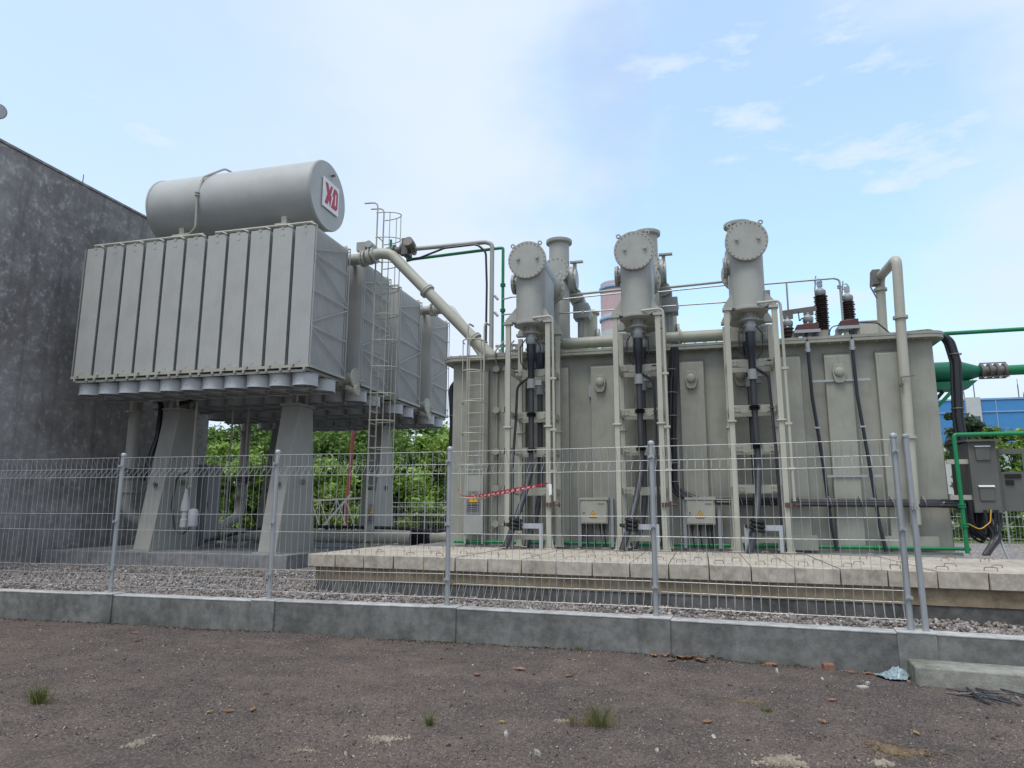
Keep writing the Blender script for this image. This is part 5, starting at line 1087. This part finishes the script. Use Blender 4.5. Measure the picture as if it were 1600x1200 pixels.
# ---- junction boxes on the tank
for x0, lab in ((-2.26, 'cream junction box with yellow warning triangle between left and middle frames'), (-.29, 'cream junction box with yellow warning triangle between middle and right frames')):
    t = thing('junction_box', lab, 'junction box', (x0+.25, 13.8, 1.25), 'cream junction boxes on the tank'); y = 13.72
    m_ = MB(); m_.box(x0, x0+.52, y, y+.18, 1.27, 1.72); b = part('body', m_, 'beige', t, bevel=.008)
    m_ = MB(); m_.box(x0-.02, x0+.54, y-.025, y+.2, 1.72, 1.765); part('hood', m_, 'beige', t)
    m_ = MB(); m_.box(x0+.025, x0+.495, y-.014, y, 1.29, 1.70); d_ = part('door', m_, 'beige', t, bevel=.004)
    m_ = MB(); m_.box(x0+.34, x0+.46, y-.018, y-.0142, 1.63, 1.66); part('name_strip', m_, 'plate', d_); m_ = MB(); m_.cyl((x0+.07, y-.014, 1.48), (x0+.07, y-.035, 1.48), .015, n=10); part('lock', m_, 'bolt', d_)
    sign(t, V(x0+.25, y-.0145, 1.42), (1, 0, 0), (0, -1, 0), .16, False)
    m_ = MB(); m_.mark(); m_.box(x0-.06, x0+.0, y+.1, y+.24, .84, 1.75); m_.mark(); m_.box(x0+.56, x0+.62, y+.1, y+.24, .84, 1.75); part('mounting_rail', m_, 'gal', t)
    m_ = MB()
    for dx in (.1, .24, .37, .44): m_.mark(); m_.lathe((x0+dx, y+.09, 1.27), (0, 0, -1), [(.03, 0), (.03, .05), (.012, .14)], 10); m_.tube([(x0+dx, y+.09, 1.16), (x0+dx+.01, y+.1, 1.0), (x0+dx+.03, y+.12, .84)], .012, 6)
    part('cable_gland', m_, 'rubber', t)
# ---- control cable bundle
t = thing('control_cable_bundle', 'black control cable bundle falling from the lid and turning right along the tank', 'cable bundle', (-.4, 13.9, 1.8)); ctr = fillet([(-.36, 14.15, 4.78), (-.38, 13.86, 4.74), (-.44, 13.82, 4.1), (-.50, 13.84, 3.0), (-.52, 13.84, 1.9), (-.1, 13.8, 1.72), (1.8, 13.8, 1.68), (4.0, 13.8, 1.66), (4.35, 13.95, 1.64)], .3, 8)
m_ = MB(); 
for j in range(7):
    a = 2*math.pi*j/6; q = (0 if j == 6 else .058); m_.tube([Vector(p)+V(q*math.cos(a), q*.5*math.sin(a), q*math.sin(a)*.8)+V(0, 0, random.uniform(-.006, .006)) for p in ctr], .034, 7)
part('cable', m_, 'rubber', t)
m_ = MB()
for x in (.2, .7, 1.2, 1.7, 2.2, 2.7, 3.2, 3.7): m_.mark(); m_.torus((x, 13.8, 1.685), (1, .0, .25), .1, .007, 14, 5)
for z in (4.2, 3.75, 3.3, 2.85, 2.4, 2.05): m_.mark(); m_.torus((-.47, 13.83, z), (0, 0.1, 1), .1, .007, 14, 5)
part('strap', m_, 'gal', t)
# ---- conduits on the tank ends
def conduit(pts, label, loc):
    t = thing('cable_conduit', label, 'cables', loc); m_ = MB()
    for dx, dy, r in ((0, 0, .05), (.07, .05, .04), (-.05, .06, .035)): m_.tube([Vector(p)+V(dx, dy, 0) for p in fillet(pts, .25, 7)], r, 8)
    part('cable', m_, 'rubber', t); m_ = MB()
    for p in pts[3:]: m_.mark(); m_.torus((p[0]+.01, p[1]+.03, p[2]+.15), (0, 0, 1), .1, .01, 12, 5)
    part('strap', m_, 'bolt', t)
conduit([(3.5, 14.3, 4.76), (4.2, 14.3, 4.8), (4.5, 14.3, 4.66), (4.58, 14.3, 4.2), (4.52, 14.3, 3.2), (4.56, 14.3, 2.4), (4.6, 14.3, 1.6)], 'dark cables curving over the right lid corner down to the control cabinet', (4.5, 14.3, 1.6))
conduit([(-4.7, 14.6, 4.55), (-4.95, 14.6, 4.5), (-5.25, 14.6, 4.2), (-5.2, 14.6, 3.4), (-5.24, 14.6, 2.4), (-5.24, 14.6, 1.6)], 'dark cables curving down the left end of the tank', (-5.2, 14.6, 1.6))
# ---- control cabinet with open door
t = thing('control_cabinet', 'dark grey outdoor control cabinet with its glazed door swung open', 'control cabinet', (4.72, 14.1, 1.5))
m_ = MB(); m_.box(4.46, 4.88, 13.8, 14.75, 1.5, 2.70); bd = part('body', m_, 'dark', t, bevel=.008)
m_ = MB(); m_.hexa([(4.42, 13.72, 2.70), (4.94, 13.72, 2.70), (4.94, 14.83, 2.76), (4.42, 14.83, 2.76)], [(4.42, 13.72, 2.735), (4.94, 13.72, 2.735), (4.94, 14.83, 2.795), (4.42, 14.83, 2.795)]); part('roof', m_, 'dark', t)
for z in (1.70, 2.38):
    m_ = MB(); m_.box(4.56, 4.78, 13.778, 13.8, z, z+.24); v = part('louvre_cover', m_, 'dark', bd, bevel=.008)
    m_ = MB(); m_.hexa([(4.55, 13.76, z+.232), (4.79, 13.76, z+.232), (4.79, 13.8, z+.25), (4.55, 13.8, z+.25)], [(4.55, 13.76, z+.242), (4.79, 13.76, z+.242), (4.79, 13.8, z+.262), (4.55, 13.8, z+.262)]); part('louvre_hood', m_, 'white', bd)
m_ = MB(); y0, y1 = 13.9, 13.94; dx0, dx1, dz0, dz1 = 4.90, 5.42, 1.53, 2.58
m_.box(dx0, dx0+.05, y0, y1, dz0, dz1); m_.box(dx1-.13, dx1, y0, y1, dz0, dz1); m_.box(dx0+.05, dx1-.13, y0, y1, dz1-.09, dz1); m_.box(dx0+.05, dx1-.13, y0, y1, dz0, 2.19); dr = part('door', m_, 'dark', t, bevel=.004)
m_ = MB(); m_.box(dx0+.05, dx1-.13, y0+.015, y0+.02, 2.19, dz1-.09)
gm, gt, gb = newmat('clear_pane'); gb.inputs['Transmission Weight'].default_value = 1; gb.inputs['Roughness'].default_value = .02; gb.inputs['IOR'].default_value = 1.05; gb.inputs['Base Color'].default_value = (.85, .95, .92, 1); M['pane'] = gm
part('door_pane', m_, 'pane', dr)
m_ = MB(); m_.mark(); m_.box(5.0, 5.24, y0-.02, y0, 2.08, 2.15); m_.mark(); m_.box(5.0, 5.12, y0-.02, y0, 1.97, 2.05); part('gauge_strip', m_, 'black', dr)
m_ = MB(); m_.tube(fillet([(5.42, y0-.01, 1.72), (5.36, y0-.07, 1.72), (5.36, y0-.07, 1.58), (5.42, y0-.01, 1.5)], .03, 4), .012, 6); m_.box(5.4, 5.44, y0-.03, y0, 2.02, 2.06); part('door_handle', m_, 'alu', dr)
m_ = MB(); m_.mark(); m_.box(4.13, 4.6, 13.86, 13.9, 2.33, 2.41); m_.mark(); m_.box(4.13, 4.62, 13.86, 13.9, 1.72, 1.80); part('mounting_arm', m_, 'beige', t)
m_ = MB(); m_.cyl((4.7, 13.9, 1.5), (4.92, 13.55, .3), .022, n=8); part('prop', m_, 'gal', t)
t = thing('cabinet_cables', 'thick sagging bundle of black cables below the control cabinet going into the ground', 'cable bundle', (4.6, 13.9, .85)); m_ = MB(); rr = random.Random(3)
for j in range(20):
    x0 = rr.uniform(4.55, 4.88); y = rr.uniform(13.7, 14.2); sg = rr.uniform(-.1, .1)
    m_.tube(fillet([(x0, y, 1.55), (x0+sg*.3, y, 1.25+sg), (4.72+rr.uniform(-.08, .08), 13.7, 1.1), (4.48+rr.uniform(-.07, .07), 13.6, .82)], .3, 5), .02, 6)
for j in range(12):
    y = rr.uniform(13.75, 14.1); zb = rr.uniform(1.02, 1.25); x0 = rr.uniform(4.32, 4.42)
    m_.tube(fillet([(x0, y, 1.7), (x0+.02, y, zb+.12), (x0+.15, y, zb), (4.58, y, zb-.02), (rr.uniform(4.6, 4.75), y, 1.55)], .2, 5), .02, 6)
part('cable', m_, 'rubber', t)
m_ = MB(); m_.tube(fillet([(4.3, 13.66, 1.32), (4.45, 13.62, 1.22), (4.62, 13.64, 1.35), (4.66, 13.68, 1.55)], .1, 6), .01, 6); part('yellow_lead', m_, 'orange', t)
# ---- green cooling-water / valve assembly behind the right end
t = thing('green_valve_body', 'dark green bottle-shaped valve body on the right tank end with outgoing pipe', 'valve', (4.9, 15.6, 3.6))
zc = 4.24; y = 15.6
m_ = MB(); m_.lathe((4.2, y, zc), (1, 0, 0), [(.12, 0), (.2, .02), (.215, .1), (.215, .85), (.12, 1.14), (.09, 1.2)], 28); part('body', m_, 'teal', t)
m_ = MB(); m_.cyl((4.9, y, zc+.2), (4.9, y, zc+.27), .015, n=8); m_.torus((4.9, y, zc+.3), (0, 1, 0), .03, .009, 12, 5); part('lifting_eye', m_, 'bolt', t)
m_ = MB(); m_.hexa([(4.25, y-.2, zc-.36), (5.1, y-.2, zc-.36), (5.1, y+.2, zc-.36), (4.25, y+.2, zc-.36)], [(4.25, y-.2, zc-.22), (5.28, y-.2, zc-.2), (5.28, y+.2, zc-.2), (4.25, y+.2, zc-.22)]); part('cradle', m_, 'teal', t)
m_ = MB(); m_.mark(); m_.bar((4.86, y-.15, zc-.36), (4.3, y-.15, zc-.95), .08, .06); m_.mark(); m_.bar((4.75, y+.15, zc-.36), (4.28, y+.15, zc-.9), .08, .06); part('strut', m_, 'green', t)
m_ = MB()
for x in (5.42, 5.56, 5.68, 5.82): ring_flange(m_, (x, y, zc), (1, 0, 0), .145, .05)
m_.cyl((5.4, y, zc), (5.85, y, zc), .1, n=16)
for dz, dy in ((.16, 0), (-.13, .1), (-.13, -.1)): m_.cyl((5.4, y+dy, zc+dz), (5.86, y+dy, zc+dz), .012, n=6)
part('flexible_joint', m_, 'bolt', t)
m_ = MB(); m_.cyl((5.84, y, zc), (14, y, zc+.06), .1, n=16); part('outlet_pipe', m_, 'green', t)
# ---- red warning tape
t = thing('warning_tape', 'twisted red and white warning tape strung from the fence to the left steel frame', 'tape', (-2.7, 12.6, 1.9))
P0, P1 = V(-2.92, 8.45, 1.78), V(-2.66, 12.66, 2.0); m_ = MB(); m2 = MB(); nseg = 60; pr = None
vs = []
for i in range(nseg+1):
    u = i/nseg; c = P0.lerp(P1, u)+V(-.55*math.sin(math.pi*u), 0, -.16*math.sin(math.pi*u)); wd = .02+.055*max(0, math.sin(math.pi*min(1, max(0, (u-.45)/.55))))**.8+(.02 if u < .08 else 0)
    a = .25*math.sin(u*9)+(.9 if u < .5 else .2); d = V(.25*math.cos(a*3), .1, math.cos(a)).normalized(); vs.append((c-d*wd*.5, c+d*wd*.5))
for i in range(nseg):
    a, b = vs[i], vs[i+1]; m_.prism([a[0], b[0], b[1], a[1]], (0, -.0012, 0))
    if i > 27 and i % 2 == 0 and i < 56: lo = lambda q, f: q[0].lerp(q[1], f)+V(0, -.0026, 0); m2.prism([lo(a, .3), lo(b, .32), lo(b, .66), lo(a, .62)], (0, -.001, 0))
    if i > 30 and i % 3 == 0 and i < 56: lo = lambda q, f: q[0].lerp(q[1], f)+V(0, -.0026, 0); m2.prism([lo(a, .08), lo(b, .08), lo(b, .2), lo(a, .2)], (0, -.001, 0))
part('band', m_, 'tape', t, smooth=False); part('lettering', m2, 'white', t, smooth=False)
m_ = MB(); m_.prism([(-2.68, 12.655, 2.0), (-2.60, 12.655, 1.98), (-2.60, 12.655, 1.8), (-2.65, 12.655, 1.78)], (0, -.004, 0)); part('knot_tail', m_, 'white', t)

# ================================================================== LITTER
def gr(x, y): return float(gz(np.array([x]), np.array([y]))[0])
def tuft(x, y, h, n, spread, mat, label, lean=.9):
    vs, fs = [], []
    for i in range(n):
        a = random.uniform(0, 2*math.pi); r_ = spread*random.random(); px, py = x+math.cos(a)*r_, y+math.sin(a)*r_*.6; hh = h*random.uniform(.35, 1.1); dx, dy = math.cos(a)*lean*hh*random.random(), math.sin(a)*lean*hh*random.random(); w = random.uniform(.0014, .0026); z = gr(px, py)-.004; b = len(vs); ca = random.uniform(0, math.pi); ux, uy = math.cos(ca)*w, math.sin(ca)*w
        for q, (fz, fo, fw) in enumerate(((0, 0, 1), (.5, .3, .9), (.85, .75, .5), (1, 1.1, .08))): vs += [(px+dx*fo-ux*fw, py+dy*fo-uy*fw, z+hh*fz), (px+dx*fo+ux*fw, py+dy*fo+uy*fw, z+hh*fz)]
        fs += [(b, b+1, b+3, b+2), (b+2, b+3, b+5, b+4), (b+4, b+5, b+7, b+6)]
    return vs, fs
def tufto(x, y, h, n, spread, label, dry=.35):
    t = thing('grass_tuft', label, 'grass tuft', (x, y, gr(x, y)), 'grass tufts in the dirt')
    for mat, k, hm, sp in (('grass', 1-dry, 1, .7), ('straw', dry, .8, 1.3)):
        if k <= 0: continue
        vs, fs = tuft(x, y, h*hm, int(n*k*2.2), spread*sp*1.25, mat, label); m_ = MB(); m_.v, m_.f = vs, fs; part('blades', m_, mat, t, smooth=False)
tufto(-5.06, 4.75, .16, 90, .07, 'grass tuft with straw blades at the left front of the dirt')
tufto(-.76, 5.35, .19, 80, .1, 'tallest grass tuft with straw around its foot, near the middle front', .4)
tufto(-.95, 5.3, .1, 26, .05, 'small straw-coloured tuft just left of the tallest grass tuft', .8)
tufto(-1.93, 5.05, .12, 22, .035, 'thin green wisp of grass left of the yellow leaf', .0)
tufto(.85, 4.75, .06, 60, .1, 'low green weed patch near the right front', .1)
tufto(.42, 6.1, .04, 30, .06, 'tiny green weed sprig between white chips', .0)
def leafo(x, y, s, mat, label, ang, group=None, cat='leaf'):
    m_ = MB(); c, sn = math.cos(ang), math.sin(ang); z = gr(x, y)+.012; q = []
    for u, w, h in ((-1, 0, .1), (-.5, .38, .45), (.1, .46, .5), (.6, .28, .3), (1, 0, .7)): q.append((u, w, h))
    top = [(x+s*(u*c-w*sn), y+s*(u*sn+w*c), z+s*h*.5) for u, w, h in q]; mid = [(x+s*u*c, y+s*u*sn, z+s*h*.15) for u, w, h in q]; hk = random.uniform(.15, .8); top = [(a, b, z+(d-z)*hk) for a, b, d in top]; bot = [(x+s*(u*c+w*sn), y+s*(u*sn-w*c), z+s*h*.45) for u, w, h in q]
    for i in range(4): m_.add([top[i], top[i+1], mid[i+1], mid[i]], [(0, 1, 2, 3)]); m_.add([mid[i], mid[i+1], bot[i+1], bot[i]], [(0, 1, 2, 3)])
    o = solo('dry_leaf' if mat == 'dryleaf' else 'yellow_leaf', m_, mat, label, cat, (x, y, z), group)
    md = o.modifiers.new('thick', 'SOLIDIFY'); md.thickness = .0015
    return o
def at(x, y):
    d = fw*1+rt2*((x-800)/1110)+up2*((600-y)/1110); k = -1.5/d.z; return d.x*k, d.y*k
GL = 'dry leaves scattered on the dirt'; LL = 'small dry brown leaf lying on the dirt among others alike'
for px, py, s in ((330, 960, .04), (395, 1113, .035), (415, 1085, .03), (812, 1047, .045), (855, 1012, .04), (1022, 1027, .07), (1040, 1025, .10), (1062, 1030, .13), (1088, 1024, .12), (1110, 1028, .11), (1095, 1036, .09), (1070, 1022, .12), (1118, 1022, .09), (1050, 1034, .07), (1078, 1031, .11), (1128, 1031, .06), (1210, 1043, .035), (1330, 1052, .03), (1358, 1053, .035), (1300, 1098, .03), (745, 1057, .04), (890, 1055, .035), (358, 1114, .03), (690, 1027, .03), (1180, 1020, .04), (140, 952, .035), (212, 990, .03), (1285, 1132, .028), (1105, 1128, .03)):
    x, y = at(px, py); leafo(x, y, s*(1.4 if s < .06 else 1.0), 'dryleaf', LL, random.uniform(0, 6.28), GL)
x, y = at(215, 1000); leafo(x, y, .05, 'dryleaf', 'curled tan leaf on the dirt below the second fence post from the left edge', .9)
x, y = at(784, 1135); leafo(x, y, .03, 'yleaf', 'round yellow leaf on the bare dirt at the middle front', .3)
x, y = at(327, 1115); leafo(x, y, .03, 'yleaf', 'small yellow leaf beside two brown leaves at the left front', 1.3)
x, y = at(1432, 1148); leafo(x, y, .03, 'yleaf', 'yellow leaf near the clay patch at the right front', 2.0)
def rock(px, py, s, mat, name, label, cat, flat=.6, group=None):
    x, y = at(px, py); v_, f_ = stones(np.array([x]), np.array([y]), np.array([gr(x, y)+s*.3]), np.array([s]), flat); m_ = MB(); m_.v, m_.f = [tuple(q) for q in v_], [tuple(int(k) for k in q) for q in f_]
    o = solo(name, m_, mat, label, cat, (x, y, gr(x, y)), group, smooth=False); bev(o, s*.15); return o
rock(791, 1154, .03, 'pebble', 'stone', 'grey stone just below the yellow leaf at the middle front', 'stone')
rock(1027, 1176, .022, 'pebble', 'stone', 'small grey stone right of the tallest grass tuft', 'stone')
rock(1115, 1153, .03, 'pebble', 'stone', 'pale stone near the bottom edge left of the clay patch', 'stone')
rock(840, 1184, .03, 'pebble', 'stone', 'flat pale stone at the bottom edge in the middle', 'stone', .4)
GP = 'pale chips on the dirt'; LP = 'small pale stone chip on the dirt among others alike'
for px, py, s in ((115, 1013, .02), (158, 1013, .016), (182, 1016, .03), (280, 1016, .022), (574, 1019, .025), (725, 1084, .03), (660, 1068, .02), (955, 1097, .02), (1214, 1053, .035), (1261, 1062, .02), (1285, 1062, .02), (1210, 1078, .02), (1405, 1109, .024), (1333, 1118, .022), (1530, 1118, .03), (1268, 1146, .018), (870, 1130, .02), (100, 1137, .02), (900, 1060, .018), (540, 1184, .03), (1155, 1178, .02), (480, 1012, .02), (1420, 1065, .02), (1590, 1093, .03)):
    rock(px, py, s*.8, 'pebble', 'stone_chip', LP, 'stone', .35, GP)
rock(27, 962, .09, 'sand', 'stone', 'tan rock at the foot of the kerb wall by the left picture edge', 'stone', .5)
m_ = MB()
def brick(px, py, w, d, h, ang, mat, name, label, cat):
    x, y = at(px, py); m_ = MB(); c, s = math.cos(ang), math.sin(ang); z = gr(x, y)-.004; q = [(x+a*c-b*s, y+a*s+b*c) for a, b in ((-w, -d), (w, -d*.9), (w*.95, d), (-w*.9, d))]
    m_.hexa([(a, b, z) for a, b in q], [(a, b, z+h) for a, b in q]); return solo(name, m_, mat, label, cat, (x, y, z), bevel=.006)
brick(1294, 1045, .05, .04, .06, .2, 'brick', 'brick_piece', 'pinkish brick piece upright on the dirt left of the concrete step', 'brick')
brick(1204, 1042, .055, .03, .03, .4, 'brick', 'brick_piece', 'flat reddish brick chip beside a white chip under the kerb wall', 'brick')
brick(1348, 1077, .045, .03, .022, .5, 'pebble', 'white_block', 'white broken block lying on the dirt in front of the step', 'block')
brick(1356, 1072, .022, .016, .03, .9, 'pebble', 'white_block', 'small white fragment leaning on the white broken block', 'block')
def patch(px, py, rx, ry, h, mat, label, name='sand_heap', cat='sand', rocky=0.0):
    x, y = at(px, py); n = int(160+7000*rx*ry); a = rng.uniform(0, 2*math.pi, n); ph_ = random.uniform(0, 9); k = 1+.3*np.sin(2*a+ph_)+.25*np.sin(3*a+2*ph_)+.3*np.sin(5*a+3*ph_)
    q = np.abs(rng.normal(0, .48, n)); X_ = x+np.cos(a)*rx*q*k*1.25; Y_ = y+np.sin(a)*ry*q*k*1.25; s = (.006+.7*rocky+.45*h)*rng.uniform(.4, 1.2, n)*np.clip(1.25-q, .35, 1)
    v_, f_ = stones(X_, Y_, gz(X_, Y_)+s*.15, s, .5); o = bpy.data.objects.new(name, fast_mesh(name, v_-np.array((x, y, 0)), f_, mat)); COL.objects.link(o); o.location = (x, y, 0)
    return tag(o, label, cat, kind='stuff')
patch(215, 1160, .07, .1, .012, 'sand', 'pale spilled sand spot at the left front edge', rocky=.006)
patch(600, 1158, .15, .12, .014, 'sand', 'broad grey crumbled mortar spot left of the yellow leaf', 'mortar_spill', 'mortar', .008)
patch(880, 1132, .07, .05, .012, 'sand', 'small grey mortar spot below the tallest grass tuft', 'mortar_spill', 'mortar', .006)
patch(480, 1178, .12, .05, .008, 'sand', 'thin sandy streak near the bottom edge left of centre')
patch(1165, 1097, .32, .14, .006, 'clay', 'flat yellowish clay patch left of the white chips', 'clay_patch', 'clay')
patch(1400, 1172, .30, .16, .018, 'clay', 'crumbled yellowish clay patch at the right bottom', 'clay_patch', 'clay', .008)
patch(1225, 1190, .20, .12, .03, 'sand', 'lumpy grey mortar heap at the bottom edge right of centre', 'mortar_spill', 'mortar', .014)
patch(1380, 1192, .08, .06, .02, 'sand', 'small mortar lump at the bottom edge below the clay patch', 'mortar_spill', 'mortar', .01)
patch(1280, 1152, .07, .05, .01, 'ground', 'dark soil lump beside the clay patch', 'soil_lump', 'soil', .006)
m_ = MB(); rr = random.Random(5)
for j in range(16):
    px0, py0 = rr.uniform(1478, 1530), rr.uniform(1074, 1088); px1, py1 = rr.uniform(1545, 1610), rr.uniform(1090, 1106); a, b = at(px0, py0), at(px1, py1); mx = ((a[0]+b[0])/2+rr.uniform(-.06, .06), (a[1]+b[1])/2+rr.uniform(-.1, .1))
    m_.tube(fillet([(*a, gr(*a)+.012), (*mx, gr(*mx)+rr.uniform(.015, .04)), (*b, gr(*b)+.012)], .2, 5), rr.uniform(.004, .008), 5)
solo('cable_scraps', m_, 'cableg', 'tangle of grey cable scraps on the dirt below the concrete step', 'cable scraps', (2.1, 6.95, 0))
vs, fs = [], []; x, y = 1.66, 7.6; n1 = 16
for j in range(n1+1):
    for i in range(n1+1):
        u, w = 2*i/n1-1, 2*j/n1-1; q = min(1, math.hypot(u, w)); vs.append((x+.12*u+.05*u*w+rr.uniform(-.012, .012), y+.11*w+rr.uniform(-.012, .012), .002+.08*(1-q)**.7*(1+.5*u)+.04*rr.random()*(1-q*.7)))
for j in range(n1):
    for i in range(n1): fs.append((j*(n1+1)+i, j*(n1+1)+i+1, (j+1)*(n1+1)+i+1, (j+1)*(n1+1)+i))
m_ = MB(); m_.v, m_.f = vs, fs; o = solo('plastic_bag', m_, 'plasticblue', 'crumpled pale blue plastic stuffed between the step end and the kerb wall', 'plastic bag', (x, y, 0)); md = o.modifiers.new('thick', 'SOLIDIFY'); md.thickness = .003
for px, py, s in ((1365, 1033, 1), (1395, 1036, 1)):
    x, y = at(px, py); tufto(x, y, .06, 26, .06, 'small weeds at the %s foot of the crumpled blue plastic' % ('left' if px == 1365 else 'right'), .2)

for px, py, hh in ((905, 1017, .05), (1190, 1037, .05), (1330, 1045, .04), (700, 1012, .035), (60, 965, .03), (1245, 1041, .035)):
    x, y = at(px, py); tufto(x, y, hh, 22, .05, {905: 'sparse weed at the kerb foot left of the leaf pile', 1190: 'small weed at the kerb foot right of the leaf pile', 1330: 'small weed between the brick piece and the blue plastic', 700: 'tiny weed at the kerb foot near the middle fence post', 60: 'tiny weed beside the tan rock at the left picture edge', 1245: 'tiny weed left of the pinkish brick piece'}[px], .25)
